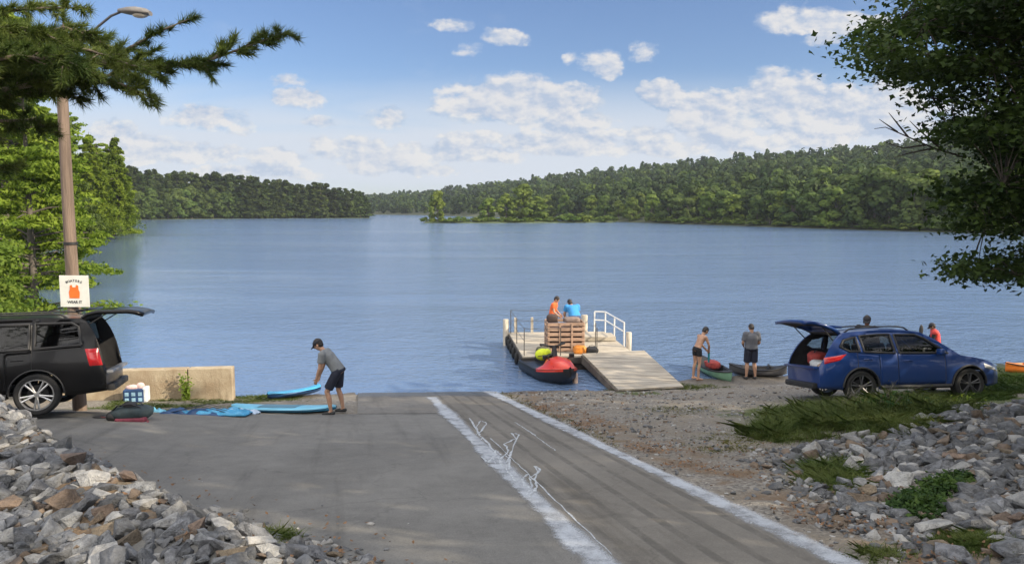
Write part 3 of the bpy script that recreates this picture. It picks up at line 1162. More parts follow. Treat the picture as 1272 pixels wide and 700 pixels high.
def bough_tree_data(seed, h, r, nb, nf, fs, mat, base=.05):
    """eastern white pine: flat, ragged boughs in tiers"""
    rng = np.random.default_rng(seed)
    Cs, Ns, limbs = [], [], []
    for b in range(nb):
        t = rng.uniform(0, 1)
        z = h * (base + (0.96 - base) * t)
        ln = r * (0.35 + 0.65 * (1 - t) ** .7) * rng.uniform(.6, 1.15)
        a = rng.uniform(0, 2 * math.pi)
        rise = ln * rng.uniform(-.05, .28)
        limbs.append(((0, 0, z), (math.cos(a) * ln * .8, math.sin(a) * ln * .8, z + rise * .7), .012 * h * .35))
        for q in range(7):
            s = rng.uniform(.3, 1.02)
            wd = .26 * ln * rng.uniform(.4, 1)
            lat = rng.normal(0, .25) * ln * (1.15 - s)
            cx = math.cos(a) * s * ln - math.sin(a) * lat
            cy = math.sin(a) * s * ln + math.cos(a) * lat
            cz = z + rise * s - .1 * ln * s ** 3 + rng.normal(0, .12)
            m = max(8, nf // (nb * 7))
            D = rng.normal(0, 1, (m, 3))
            D /= np.linalg.norm(D, axis=1, keepdims=True)
            Cs.append(np.array([cx, cy, cz]) + D * np.array([wd, wd, wd * .38]) * rng.uniform(.3, 1, (m, 1)) ** .6)
            Ns.append(D * np.array([1, 1, 1.3]) + np.array([0, 0, .35]))
    C, N = np.concatenate(Cs), np.concatenate(Ns)
    P = leaf_quads(C, N, fs, .42, .5, rng=rng)
    return trunk_mesh('trunk', h * .97, h * .014, M_FARBARK, limbs), np_mesh('crown', P, quads(len(P)), mat)


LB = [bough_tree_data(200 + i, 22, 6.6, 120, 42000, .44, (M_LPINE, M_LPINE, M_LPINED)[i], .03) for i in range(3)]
LP_G = 'sunlit pines on the left bank'
LBK = [(-24.5, 39, .62, 0), (-33, 50, .85, 1), (-43, 58, 1.0, 0), (-47, 74, 1.0, 2), (-55, 84, 1.05, 1), (-62, 97, .95, 0), (-58, 71, 1.1, 2), (-69, 112, .9, 1), (-74, 128, .95, 0), (-73, 136, .78, 1),
       (-76.5, 147, .80, 0), (-79, 152, .72, 1), (-84, 160, .8, 0), (-92, 168, .75, 2), (-88, 135, 1.0, 2), (-79, 105, 1.15, 2), (-68, 88, 1.2, 2), (-100, 180, .8, 1)]
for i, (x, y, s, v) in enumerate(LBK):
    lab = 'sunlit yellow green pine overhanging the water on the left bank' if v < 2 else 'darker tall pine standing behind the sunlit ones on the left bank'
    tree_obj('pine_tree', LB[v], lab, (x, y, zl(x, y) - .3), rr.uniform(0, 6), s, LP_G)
SPR = [conifer_data(230 + i, 24, 6.0, 14000, .75, (M_LPINE, M_LPINED)[i], .05, 26, .3) for i in range(2)]
for px, top, Y, lab in ((116, 160, 118, 'left of the two pointed spruces rising above the left bank'), (148, 164, 130, 'right of the two pointed spruces rising above the left bank')):
    p = at(px, 280, Y)
    h = at(px, top, Y).z - 1.5
    tree_obj('spruce_tree', SPR[px % 2], lab, (p.x, p.y, 1.5), px, (h / 24 * .95, h / 24 * .95, h / 24), 'spruces on the left bank')

# near shrubs by the light pole
M_SHRUB = leaf_mat('fresh_shrub_leaves', ((0.075, 0.135, 0.018), (0.17, 0.235, 0.035)), 1.2, 0.4, 0.1)
SHR = []
for i in range(2):
    rng = np.random.default_rng(260 + i)
    lobes = broad_lobes(3.0, 1.5, 26, rng, .1)
    C, D = clump_points(5200, lobes, rng, .45)
    P = leaf_quads(C, D + np.array([0, 0, .7]), .15, .62, .45, rng=rng)
    lm = [((0, 0, .2), tuple(l[:3]), .022) for l in lobes[:12]]
    SHR.append((trunk_mesh('stem', 2.0, .045, M_BARK, lm), np_mesh('foliage', P, quads(len(P)), M_SHRUB)))


def shrub(x, y, s, v, lab, zs=1.0):
    t = thing('leafy_shrub', lab, 'shrub', (x, y, zl(x, y) - .05), rr.uniform(0, 6), 'leafy shrubs by the light pole')
    t.scale = (s, s, s * zs)
    link('stem', SHR[v][0], t)
    link('foliage', SHR[v][1], t)


shrub(-14.6, 22.0, .82, 0, 'bright green leafy shrub behind the black SUV, left of the wooden light pole', .9)
shrub(-13.0, 20.6, .50, 1, 'low bright green shrub at the foot of the signed light pole', .95)
shrub(-18.8, 26.5, 1.15, 1, 'larger bright shrub farther back beside the water on the left')
shrub(-16.2, 21.8, .98, 0, 'bright leafy shrub nearest the left picture edge above the black SUV', .9)
shrub(-21.5, 31.0, 1.4, 1, 'tall bushy shrub on the left shore in front of the pines')

# ---- the air over the lake: far woods fade a little to blue
hm, HG, hout = base_mat('summer_haze')
pv = HG.n('ShaderNodeVolumePrincipled')
pv.inputs['Color'].default_value = (.80, .88, 1.0, 1)
pv.inputs['Density'].default_value = 0.00016
pv.inputs['Anisotropy'].default_value = 0.2
HG.t.links.new(pv.outputs[0], hout.inputs['Volume'])
m = MB()
m.box((0, 900, 43), (4200, 2300, 96))
hz = tag(m.build('haze', hm), 'thin bluish summer haze over the lake', 'haze', kind='stuff')
# ------------------------------------------------------------------ shade trees beside and behind the viewer (outside the frame; they throw the shade on the ramp)
SHD = [broad_tree_data(300 + i, 12, 4.3, 34, 1500, .42, M_DECID, .14) for i in range(2)]
for i, (x, y, h) in enumerate(((12.6, 4.6, 13), (17, 9.2, 12.5), (9.2, -2.2, 13.5), (16.5, .5, 14.5), (18.4, 14.0, 10), (20.6, 17.6, 9.4), (13.0, -7.5, 15), (22.0, 7.0, 12.5), (22.5, 1.5, 14), (5, -9, 13), (19, -6, 15), (26, 13, 10), (16.9, 16.9, 9.0))):
    tree_obj('broadleaf_tree', SHD[i % 2], 'broadleaf tree of the roadside wood right of the ramp, beyond the picture edge', (x, y, zl(min(x, 17), max(y, -5)) - .2), i * 1.3, (h / 12, h / 12, h / 12), 'roadside wood')

# ------------------------------------------------------------------ right foreground maple
M_MAPLE = leaf_mat('maple_leaves', ((0.014, 0.030, 0.010), (0.050, 0.085, 0.022)), .8, 0.32, 0.0)
mp_loc = Vector((10.9, 11.8, zl(10.9, 11.8) - .2))
maple = thing('maple_tree', 'large dark broadleaf tree leaning into the right side of the picture', 'tree', mp_loc)
EDGE_Y = [-90, -20, 5, 20, 40, 60, 80, 105, 115, 125, 150, 175, 200, 225, 260, 285, 300, 312, 330, 346, 356]
EDGE_X = [1130, 1125, 1122, 1110, 1074, 1064, 1068, 1090, 1118, 1150, 1172, 1165, 1172, 1182, 1190, 1196, 1228, 1222, 1196, 1196, 1258]
rng = np.random.default_rng(71)
cent = []
while len(cent) < 330:
    py = rng.uniform(-14, 352)
    px = rng.uniform(1050, 1345)
    ex = np.interp(py, EDGE_Y, EDGE_X)
    if px < ex + 6:
        continue
    if 1176 < px < 1242 and 182 < py < 218:
        continue
    if 286 < py < 316 and px < 1272 and rng.random() < .85:
        continue
    if py > 316 and px < 1278 and rng.random() < .25:
        continue
    if 112 < py < 148 and px < 1176 and rng.random() < .9:
        continue
    if noise.noise(Vector((px * .018, py * .045, 7))) < -.12:
        continue
    cent.append(at(px, py, rng.uniform(9.4, 12.8)) - mp_loc)
for k in range(150):   # rest of the crown, off frame and overhead
    a = rng.uniform(0, 6.28)
    q = Vector((math.cos(a) * rng.uniform(.5, 4), math.sin(a) * rng.uniform(.5, 4), rng.uniform(3.4, 6.6)))
    if (mp_loc.x + q.x) > .70 * (mp_loc.y + q.y):
        cent.append(q)
cent_np = np.array(cent)
m = MB()
TR = [(0, 0, -.2), (-.05, .1, 1.3), (.05, .05, 3), (-.1, 0, 5), (0, .1, 7.2)]
m.tube(TR, [.34, .26, .21, .15, .04], 10)
limb_pts = []
order = rng.permutation(len(cent))[:46]
for k in order:
    e = cent[k]
    z0 = max(1.6, min(6.8, e.z - rng.uniform(.2, 1.6)))
    a = Vector((0, .05, z0))
    mid = a.lerp(e, .5) + Vector((rng.normal(0, .2), rng.normal(0, .2), rng.uniform(.1, .45)))
    pts = [a, a.lerp(mid, .5) + Vector((0, 0, .08)), mid, mid.lerp(e, .55), e]
    L_ = (e - a).length
    m.tube(pts, [.012 * L_ + .012, .010 * L_ + .01, .007 * L_ + .008, .012, .005], 6)
    limb_pts += [mid, mid.lerp(e, .5), e]
for c in cent:
    q = min(limb_pts, key=lambda p: (p - c).length)
    m.tube([q, q.lerp(c, .5) + Vector((0, 0, .05)), c], [.011, .008, .003], 4, cap=False)
# bare twigs reaching out over the lake
for pl in ([(1200, 196), (1160, 184), (1128, 170), (1100, 158), (1086, 160)], [(1128, 170), (1112, 150), (1104, 140)], [(1150, 180), (1122, 184), (1098, 176)], [(1115, 164), (1092, 148)], [(1170, 186), (1140, 160), (1130, 150)], [(1160, 184), (1130, 190), (1110, 196)]):
    pts = [at(a, b, 11.6) - mp_loc for a, b in pl]
    m.tube(pts, [.016 - .012 * i / (len(pts) - 1) for i in range(len(pts))], 5)
m.build('trunk', pmat('dark_bark', (.055, .045, .036), .9, .4, 5, .03, stretch=(1, 1, .25)), maple, smooth=60)


def lobed_leaves(C, N, size, rng):
    """five pointed leaves, two faces each"""
    n = len(C)
    N = N / (np.linalg.norm(N, axis=1, keepdims=True) + 1e-9)
    T = rng.normal(0, 1, (n, 3)) + np.array([0, 0, -.5])
    T -= N * np.sum(T * N, 1, keepdims=True)
    T /= np.linalg.norm(T, axis=1, keepdims=True) + 1e-9
    B = np.cross(N, T)
    s = (size * rng.uniform(.65, 1.3, n))[:, None]
    shp = [(-.5, 0), (-.15, .5), (.02, .22), (.5, 0), (.02, -.22), (-.15, -.5)]
    P = np.empty((n, 6, 3))
    for i, (t, b) in enumerate(shp):
        P[:, i] = C + T * s * t + B * s * b - N * s * (.18 * abs(b))
    return P.reshape(-1, 3), np.arange(n * 6, dtype=np.int32).reshape(-1, 6)


nl = 105
C = np.repeat(cent_np, nl, axis=0) + rng.normal(0, 1, (len(cent) * nl, 3)) * np.array([.25, .25, .085])
N = rng.normal(0, .55, C.shape) + np.array([0, 0, .9])
P, F = lobed_leaves(C, N, .088, rng)
link('crown', np_mesh('crown', P, F, M_MAPLE), maple)

# ------------------------------------------------------------------ left foreground pine
M_NEED = leaf_mat('pine_needles', ((0.042, 0.072, 0.018), (0.130, 0.165, 0.040)), 1.6, .2, 0.0)
pine_loc = Vector((-8.9, 9.2, zl(-8.9, 9.2) - .3))
pine = thing('pine_tree', 'near dark pine with long needles hanging its boughs over the left top corner', 'tree', pine_loc)
m = MB()
m.tube([(0, 0, -.3), (.05, 0, 2), (0, .05, 5), (-.03, 0, 9), (0, 0, 13)], [.3, .24, .19, .12, .03], 10)
rng = np.random.default_rng(81)
tips = []   # (point, direction)


def bough(pix, r0, side=1.0, dens=1.0, sl=.55):
    """a limb through image points (px, py, distance) with side twigs"""
    pts = [at(a, b, Y) - pine_loc for a, b, Y in pix]
    m.tube([Vector((0, 0, max(1, pts[0].z - .3)))] + pts, [r0 * 1.25] + [r0 * (1 - .85 * i / (len(pts) - 1)) for i in range(len(pts))], 7)
    for i in range(len(pts) - 1):
        a, b = pts[i], pts[i + 1]
        L_ = (b - a).length
        k = max(3, int(L_ * 19 * dens))
        for q in range(k):
            t = (q + rng.uniform(0, 1)) / k
            p = a.lerp(b, t)
            dd = (b - a).normalized()
            lat = Vector((rng.normal(0, .6), rng.normal(0, .9), rng.normal(.05, .55)))
            ln = sl * rng.uniform(.25, 1.0) * (1 - .55 * (i + t) / (len(pts) - 1))
            e = p + (dd * .9 + lat).normalized() * ln
            e.z -= .12 * ln
            m.tube([p, p.lerp(e, .5) + Vector((0, 0, .02)), e], [.009, .007, .004], 4, cap=False)
            n_t = max(3, int(ln / .038))
            for w_ in range(n_t):
                s = .3 + .7 * (w_ + .5) / n_t
                dv = (e - p).normalized() + Vector((rng.normal(0, .35), rng.normal(0, .35), rng.normal(.12, .3)))
                tips.append((p.lerp(e, s), dv.normalized()))
    tips.append((pts[-1], (pts[-1] - pts[-2]).normalized()))


bough([(-60, 95, 9.2), (40, 82, 9.2), (130, 78, 9.3), (200, 84, 9.4), (262, 74, 9.5), (312, 56, 9.6), (356, 40, 9.7)], .04, sl=.66, dens=1.15)
bough([(60, 110, 9.3), (110, 85, 9.3), (160, 60, 9.3), (205, 36, 9.35), (240, 22, 9.4)], .03, sl=.30, dens=.7)
bough([(-40, 120, 8.8), (40, 105, 8.9), (100, 98, 9.0), (150, 104, 9.0), (195, 124, 9.0)], .035, sl=.42)
bough([(-50, 70, 8.4), (40, 60, 8.6), (110, 62, 8.8), (165, 82, 8.9)], .035, sl=.6, dens=1.25)
bough([(-50, 60, 9.8), (30, 45, 9.9), (95, 46, 10), (140, 62, 10)], .035, sl=.6, dens=1.25)
bough([(-50, 130, 9.2), (10, 118, 9.2), (60, 112, 9.3), (100, 122, 9.3)], .03, sl=.45, dens=1.2)
bough([(-50, 40, 8.4), (0, 34, 8.5), (45, 36, 8.6), (75, 52, 8.6)], .03, sl=.5, dens=1.2)
bough([(-60, 170, 9.6), (0, 150, 9.6), (40, 150, 9.6), (70, 165, 9.6)], .03, sl=.45)
bough([(-60, 20, 9.0), (0, 14, 9.0), (60, 10, 9.1), (110, 10, 9.1)], .03, sl=.35)
bough([(-60, 240, 9.9), (-10, 210, 9.9), (25, 205, 9.9)], .03, sl=.4)
bough([(-60, 110, 9.0), (20, 92, 9.0), (80, 90, 9.1), (118, 104, 9.1)], .03, sl=.55, dens=1.3)
bough([(-60, 80, 8.2), (20, 70, 8.3), (75, 74, 8.4), (105, 88, 8.5)], .03, sl=.55, dens=1.3)
bough([(-60, 52, 9.4), (20, 50, 9.4), (80, 34, 9.5), (118, 46, 9.6), (150, 70, 9.7)], .03, sl=.55, dens=1.3)
bough([(-30, 100, 9.9), (60, 92, 9.9), (120, 92, 10), (180, 100, 10)], .03, sl=.5, dens=1.2)
for k in range(26):   # the rest of the tree, off frame
    z = rng.uniform(3.5, 12.5)
    a = rng.uniform(2.0, 5.2)
    ln = (13.5 - z) * .28 + .6
    e = Vector((math.cos(a) * ln, math.sin(a) * ln, z + .2))
    m.tube([(0, 0, z), e * .5 + Vector((0, 0, z * .5)), e], [.04, .028, .008], 5)
    for q in range(26):
        t = rng.uniform(.25, 1)
        p = Vector((e.x * t, e.y * t, z + .2 * t)) + Vector(rng.normal(0, .22, 3)) * Vector((1, 1, .4)).x
        tips.append((p, Vector((math.cos(a), math.sin(a), .3)).normalized()))
m.build('trunk', M_BARK, pine, smooth=60)
TP = np.array([t[0] for t in tips])
TD = np.array([t[1] for t in tips])
nn = 26
C = np.repeat(TP, nn, 0) - np.repeat(TD, nn, 0) * rng.uniform(0, .07, (len(TP) * nn, 1))
D = np.repeat(TD, nn, 0) + rng.normal(0, .55, (len(TP) * nn, 3))
D /= np.linalg.norm(D, axis=1, keepdims=True)
ln = rng.uniform(.09, .16, (len(C), 1))
S = np.cross(D, rng.normal(0, 1, D.shape))
S /= np.linalg.norm(S, axis=1, keepdims=True) + 1e-9
P = np.stack([C - S * .0050, C + S * .0050, C + D * ln], 1).reshape(-1, 3)
link('crown', np_mesh('crown', P, np.arange(len(P), dtype=np.int32).reshape(-1, 3), M_NEED), pine)

# ------------------------------------------------------------------ rubble banks
def rock_mesh(name, seed, mat, flat=1.0):
    rg = np.random.default_rng(seed)
    bm = bmesh.new()
    n = 12
    for k in range(n):
        d = rg.normal(0, 1, 3)
        d /= np.linalg.norm(d)
        d = np.sign(d) * np.abs(d) ** .72
        bm.verts.new(d * np.array([.62, .46, .36 * flat]) * rg.uniform(.8, 1.1))
    r_ = bmesh.ops.convex_hull(bm, input=bm.verts[:])
    bmesh.ops.delete(bm, geom=[v for v in bm.verts if not v.link_faces], context='VERTS')
    bmesh.ops.dissolve_limit(bm, angle_limit=R(14), verts=bm.verts[:], edges=bm.edges[:])
    bmesh.ops.bevel(bm, geom=bm.edges[:], offset=.012, segments=1, affect='EDGES')
    bmesh.ops.triangulate(bm, faces=[f for f in bm.faces if len(f.verts) > 4])
    me = bpy.data.meshes.new(name)
    bm.to_mesh(me)
    bm.free()
    me.materials.append(mat)
    return me


M_ROCKS = [pmat('grey_rock', (0.20, 0.205, 0.213), .88, .42, 3.2, .06, rnd=.42), pmat('pale_rock', (0.36, 0.355, 0.34), .88, .28, 2.6, .05, rnd=.22), pmat('brown_rock', (0.19, 0.145, 0.105), .9, .34, 2.6, .05, rnd=.25)]
ROCKS = [[rock_mesh('rock', 400 + k * 10 + i, M_ROCKS[k], (1, .8, .6, 1.1, .7, .9)[i]) for i in range(6)] for k in range(3)]
RKIND = ('grey', 'pale', 'brown')
rr = random.Random(21)


def to_px(x, y, z):
    dx, dy, dz = x, y, z - CAM_H
    zc = dy * CP - dz * SP_
    yc = dy * SP_ + dz * CP
    return 636 + FPX * dx / zc, 350 - FPX * yc / zc


GRASS_PX = [(1050, 520, 105, 24), (1130, 506, 70, 14), (1032, 588, 44, 22), (1150, 622, 46, 28), (1190, 598, 26, 10), (1205, 676, 46, 16), (1090, 690, 24, 6)]


def in_grass(px, py, k=1.0):
    return any(((px - a) / rx) ** 2 + ((py - b) / ry) ** 2 < k for a, b, rx, ry in GRASS_PX)


cand = []
for _ in range(30000):
    x, y = rr.uniform(-10, -.7), rr.uniform(4.4, 12)
    s_ = float(bank_s(x, y))
    if s_ < rr.uniform(-.35, .12) or s_ > 3.4:
        continue
    px, py = to_px(x, y, zl(x, y))
    if not (-60 < px < 480 and 470 < py < 790):
        continue
    s = min(.30, .07 + rr.expovariate(1 / .050)) * (0.6 if s_ < .15 else 1)
    cand.append((x, y, s, 'L', px, py))
    if len(cand) > 5600:
        break
nL = len(cand)
for _ in range(60000):
    x, y = rr.uniform(2, 13), rr.uniform(4.0, 16.2)
    px, py = to_px(x, y, zl(x, y))
    if not (860 < px < 1330 and 480 < py < 790):
        continue
    top = np.interp(px, [860, 930, 1000, 1100, 1180, 1272], [575, 562, 552, 534, 512, 500])
    lft = np.interp(py, [500, 560, 600, 640, 690, 790], [980, 905, 925, 985, 1090, 1250])
    if py < top or px < lft + rr.uniform(-8, 60):
        continue
    if in_grass(px, py, .8) and rr.random() < .85:
        continue
    near = min(1, max(0, (px - lft) / 120))
    s = min(.32, .055 + rr.expovariate(1 / .055)) * (.45 + .55 * near)
    cand.append((x, y, s, 'R', px, py))
    if len(cand) - nL > 5000:
        break


def score(c):
    d = math.hypot(c[0], c[1])
    vis = 1.0 if (-5 < c[4] < 1277 and c[5] < 705) else 0.3
    return c[2] / d * vis


cand.sort(key=score, reverse=True)
# drop rocks buried in a bigger one
kept = []
for c in cand:
    if any((c[0] - k[0]) ** 2 + (c[1] - k[1]) ** 2 < (0.36 * k[2] + .12 * c[2]) ** 2 for k in kept):
        continue
    kept.append(c)
BANKN = {'L': 'heap of broken stone at the lower left', 'R': 'stone bank at the lower right'}
rest_v, rest_f, rest_m = [], [], []
nb = 0
for i, (x, y, s, side, px, py) in enumerate(kept):
    k = rr.choices((0, 1, 2), (.64, .22, .14))[0]
    me = ROCKS[k][rr.randrange(6)]
    # lie with the slope
    gx_ = (zl(x + .1, y) - zl(x - .1, y)) / .2
    gy_ = (zl(x, y + .1) - zl(x, y - .1)) / .2
    nrm = Vector((-gx_, -gy_, 1)).normalized()
    rot = nrm.to_track_quat('Z', 'Y').to_matrix() @ Matrix.Rotation(rr.uniform(0, 6.28), 3, 'Z') @ Matrix.Rotation(rr.gauss(0, .38), 3, 'X') @ Matrix.Rotation(rr.gauss(0, .3), 3, 'Y')
    scl = s * rr.uniform(.85, 1.15)
    loc = Vector((x, y, zl(x, y) + s * .13))
    if nb < 298:
        o = link('rock', me)
        o.matrix_world = Matrix.Translation(loc) @ rot.to_4x4() @ Matrix.Diagonal((scl, scl, scl * .92, 1))
        size = 'big' if s / math.hypot(x, y) > .036 else 'mid sized'
        tag(o, f'{size} angular {RKIND[k]} rock in the {BANKN[side]}', 'rock', f'{RKIND[k]} rocks, {BANKN[side]}')
        nb += 1
    else:
        b = len(rest_v)
        for v in me.vertices:
            rest_v.append(loc + rot @ (v.co * scl))
        for p in me.polygons:
            rest_f.append([b + q for q in p.vertices])
            rest_m.append(k)
# chips and crumbs fallen from the left heap on to the asphalt
for _ in range(900):
    x, y = rr.uniform(-9, 0), rr.uniform(5, 13)
    s_ = float(bank_s(x, y))
    if not (-1.5 < s_ < .1) or rr.random() > math.exp(s_ * 2.6):
        continue
    s = .02 + rr.expovariate(1 / .014)
    me = ROCKS[rr.choices((0, 1, 2), (.5, .2, .3))[0]][rr.randrange(6)]
    b = len(rest_v)
    loc = Vector((x, y, zl(x, y) + s * .2))
    rot = Matrix.Rotation(rr.uniform(0, 6.28), 3, 'Z')
    k = M_ROCKS.index(me.materials[0])
    for v in me.vertices:
        rest_v.append(loc + rot @ (v.co * s))
    for p in me.polygons:
        rest_f.append([b + q for q in p.vertices])
        rest_m.append(k)
# gravel: small stones over the right hand ground
for _ in range(5200):
    x, y = rr.uniform(0, 10), rr.uniform(5.5, 22)
    dx = x - float(x_right(y))
    if dx < .12 or (dx > 5 and y > 15 and rr.random() < .6):
        continue
    px, py = to_px(x, y, zl(x, y))
    if not (600 < px < 1290 and py < 720):
        continue
    s = (.022 + rr.expovariate(1 / .018)) * (.7 + y / 26)
    s = min(s, .11)
    me = ROCKS[rr.choices((0, 1, 2), (.45, .3, .25))[0]][rr.randrange(6)]
    b = len(rest_v)
    loc = Vector((x, y, zl(x, y) + s * .1))
    rot = Matrix.Rotation(rr.uniform(0, 6.28), 3, 'Z') @ Matrix.Rotation(rr.gauss(0, .3), 3, 'X')
    k = M_ROCKS.index(me.materials[0])
    for v in me.vertices:
        rest_v.append(loc + rot @ (v.co * s))
    for p in me.polygons:
        rest_f.append([b + q for q in p.vertices])
        rest_m.append(k)
by = {}
for f, mm in zip(rest_f, rest_m):
    by.setdefault(len(f), ([], []))
    by[len(f)][0].append(f)
    by[len(f)][1].append(mm)
me = np_mesh('rubble', np.array([tuple(v) for v in rest_v]), [np.array(v[0]) for v in by.values()], M_ROCKS, mi=sum([v[1] for v in by.values()], []))
tag(link('rubble', me), 'small broken stones and gravel filling the banks and the ground right of the ramp', 'rubble', kind='stuff')

# ------------------------------------------------------------------ grass and weeds
M_GRASS = leaf_mat('grass_blades', ((0.065, 0.100, 0.022), (0.165, 0.190, 0.060)), 2.2, .3, 0.0)
M_LAWN = leaf_mat('lawn_blades', ((0.030, 0.062, 0.012), (0.075, 0.12, 0.025)), 1.0, .3, 0.0)
M_DRY = leaf_mat('dry_grass_blades', ((0.12, 0.12, 0.04), (0.22, 0.20, 0.08)), 1.5, .3, 0.0)


def blades(pts, h, mat, name, label, per=1, w=.0034, spread=.08, lean=.5):
    pts = np.repeat(np.array(pts), int(per * 1.9), 0)
    n = len(pts)
    off = RNG.normal(0, spread, (n, 2))
    x, y = pts[:, 0] + off[:, 0], pts[:, 1] + off[:, 1]
    z = zland(x, y) - .01
    B_ = np.stack([x, y, z], -1)
    hh = h * RNG.uniform(.45, 1.25, (n, 1)) * (pts[:, 2:3] if pts.shape[1] > 2 else 1)
    dr = np.concatenate([RNG.normal(0, lean, (n, 2)), np.ones((n, 1))], 1)
    a = RNG.uniform(0, 6.28, n)
    S_ = np.stack([np.cos(a), np.sin(a), np.zeros(n)], -1) * w
    mid = B_ + dr * hh * .55
    dr2 = dr * np.array([2.1, 2.1, .85])
    tip = B_ + dr2 * hh
    P_ = np.stack([B_ - S_, B_ + S_, mid + S_ * .8, tip, mid - S_ * .8], 1).reshape(-1, 3)
    F_ = np.arange(n * 5, dtype=np.int32).reshape(-1, 5)
    return tag(link(name, np_mesh(name, P_, F_, mat)), label, 'grass', kind='stuff')


def px_points(ells, n, soft=.35):
    out = []
    areas = [rx * ry for _, _, rx, ry in ells]
    for (a, b, rx, ry), ar in zip(ells, areas):
        for _ in range(int(n * ar / sum(areas))):
            t = rr.uniform(0, 6.283)
            r_ = math.sqrt(rr.random()) * (1 + rr.gauss(0, soft) * .5)
            px, py = a + math.cos(t) * r_ * rx, b + math.sin(t) * r_ * ry
            p = gp(px, py)
            if n > 400 and noise.noise(Vector((p.x * 1.4, p.y * 1.4, 2))) < -.18:
                continue
            out.append((p.x, p.y, max(.3, 1.1 - .6 * r_)))
    return out


blades(px_points([(1050, 522, 100, 20), (1125, 508, 80, 13), (975, 538, 50, 12)], 2300), .36, M_GRASS, 'grass', 'thick green grass between the blue car and the stone bank', per=7)
blades(px_points([(1032, 588, 42, 20)], 420), .17, M_GRASS, 'grass', 'pale green grass tuft growing among the rocks in the middle of the right bank', per=8)
blades(px_points([(1205, 676, 44, 14), (1090, 690, 24, 6)], 330), .10, M_GRASS, 'grass', 'short grass at the bottom edge of the right stone bank', per=7)
blades(px_points([(910, 548, 60, 14), (840, 510, 60, 8)], 700), .07, M_DRY, 'grass', 'thin dry grass scattered over the gravel right of the ramp', per=3)
blades(px_points([(1250, 476, 34, 17), (1215, 492, 40, 8)], 900), .20, M_LAWN, 'grass', 'dark lawn beyond the front of the blue car', per=7, spread=.1)
blades(px_points([(820, 481, 72, 3.5), (775, 483, 16, 4)], 320), .16, M_GRASS, 'grass', 'grass line along the foot of the gangway', per=6)
blades(px_points([(250, 497, 95, 5), (170, 500, 40, 4), (330, 494, 50, 5), (200, 506, 90, 4)], 1700), .09, M_GRASS, 'grass', 'grass verge between the asphalt and the low concrete wall', per=6, spread=.07)
blades(px_points([(345, 668, 14, 7)], 60), .12, M_GRASS, 'grass', 'small green tuft at the toe of the left stone heap', per=7)
blades([(x_right(y) + rr.uniform(.12, .35), y, rr.uniform(.3, 1)) for y in np.arange(12, 21.5, .05)], .08, M_DRY, 'grass', 'sparse weeds along the right edge of the ramp', per=3)


def leafy(name, label, cat, ells, n, h, mat, leaf, group=None):
    """low broad leaved ground plant made of many stems"""
    pts = px_points(ells, n, .2)
    c = np.mean(np.array(pts)[:, :2], 0)
    t = thing(name, label, cat, (c[0], c[1], zl(c[0], c[1])), 0, group)
    st, C_, N_ = MB(), [], []
    for x, y, k in pts:
        z = zl(x, y)
        hh = h * k * rr.uniform(.5, 1.2)
        b = Vector((x - c[0], y - c[1], z - t.location.z - .03))
        e = b + Vector((rr.gauss(0, .25) * hh, rr.gauss(0, .25) * hh, hh))
        st.tube([b, b.lerp(e, .5) + Vector((0, 0, .02)), e], [.006, .005, .002], 4)
        for q in range(10):
            C_.append(b.lerp(e, rr.uniform(.2, 1)) + Vector((rr.gauss(0, .04), rr.gauss(0, .04), 0)))
            N_.append((rr.gauss(0, .5), rr.gauss(0, .5), 1))
    st.build('stem', mat, t)
    P_ = leaf_quads(np.array([tuple(v) for v in C_]), np.array(N_), leaf, .6, .3)
    link('foliage', np_mesh('foliage', P_, quads(len(P_)), mat), t)
    return t


M_WEED = leaf_mat('weed_leaves', ((0.022, 0.052, 0.016), (0.070, 0.125, 0.028)), 2.0, .3, .1)
leafy('ground_plant', 'dark green leafy plant sprawling over the rocks at the lower right', 'plant', [(1140, 630, 34, 18), (1170, 608, 26, 12)], 330, .20, M_WEED, .06)
leafy('ground_plant', 'small leafy plant among the rocks just above the larger sprawling plant', 'plant', [(1192, 594, 20, 7)], 60, .14, M_WEED, .06)


def tall_weed(px, py, h, label, n=1, mat=None, leaf=.09, dead=False):
    p = gp(px, py)
    t = thing('weed_plant', label, 'plant', (p.x, p.y, zl(p.x, p.y) - .02), 0, 'tall weeds by the blue car')
    st, C_, N_ = MB(), [], []
    for q in range(n):
        b = Vector((rr.gauss(0, .12), rr.gauss(0, .12), 0))
        lean = Vector((rr.gauss(.1 if not dead else .8, .25), rr.gauss(0, .15), 1)).normalized()
        e = b + lean * h * rr.uniform(.7, 1.1)
        st.tube([b, b.lerp(e, .5) + Vector((0, 0, .03)), e], [.007, .006, .003], 5)
        for w_ in range(4 if dead else int(16 * h)):
            f = rr.uniform(.25, 1)
            o_ = b.lerp(e, f)
            if dead:
                e2 = o_ + Vector((rr.gauss(.1, .1), rr.gauss(0, .1), rr.uniform(.05, .2)))
                st.tube([o_, e2], [.004, .002], 4)
                o_ = e2
            C_.append(o_ + Vector((rr.gauss(0, .05), rr.gauss(0, .05), 0)))
            N_.append((rr.gauss(0, .6), rr.gauss(0, .6), .8))
    st.build('stem', M_DRYSTEM if dead else M_WEED, t)
    P_ = leaf_quads(np.array([tuple(v) for v in C_]), np.array(N_), leaf, .4, .4)
    link('foliage', np_mesh('foliage', P_, quads(len(P_)), mat or M_WEED), t)


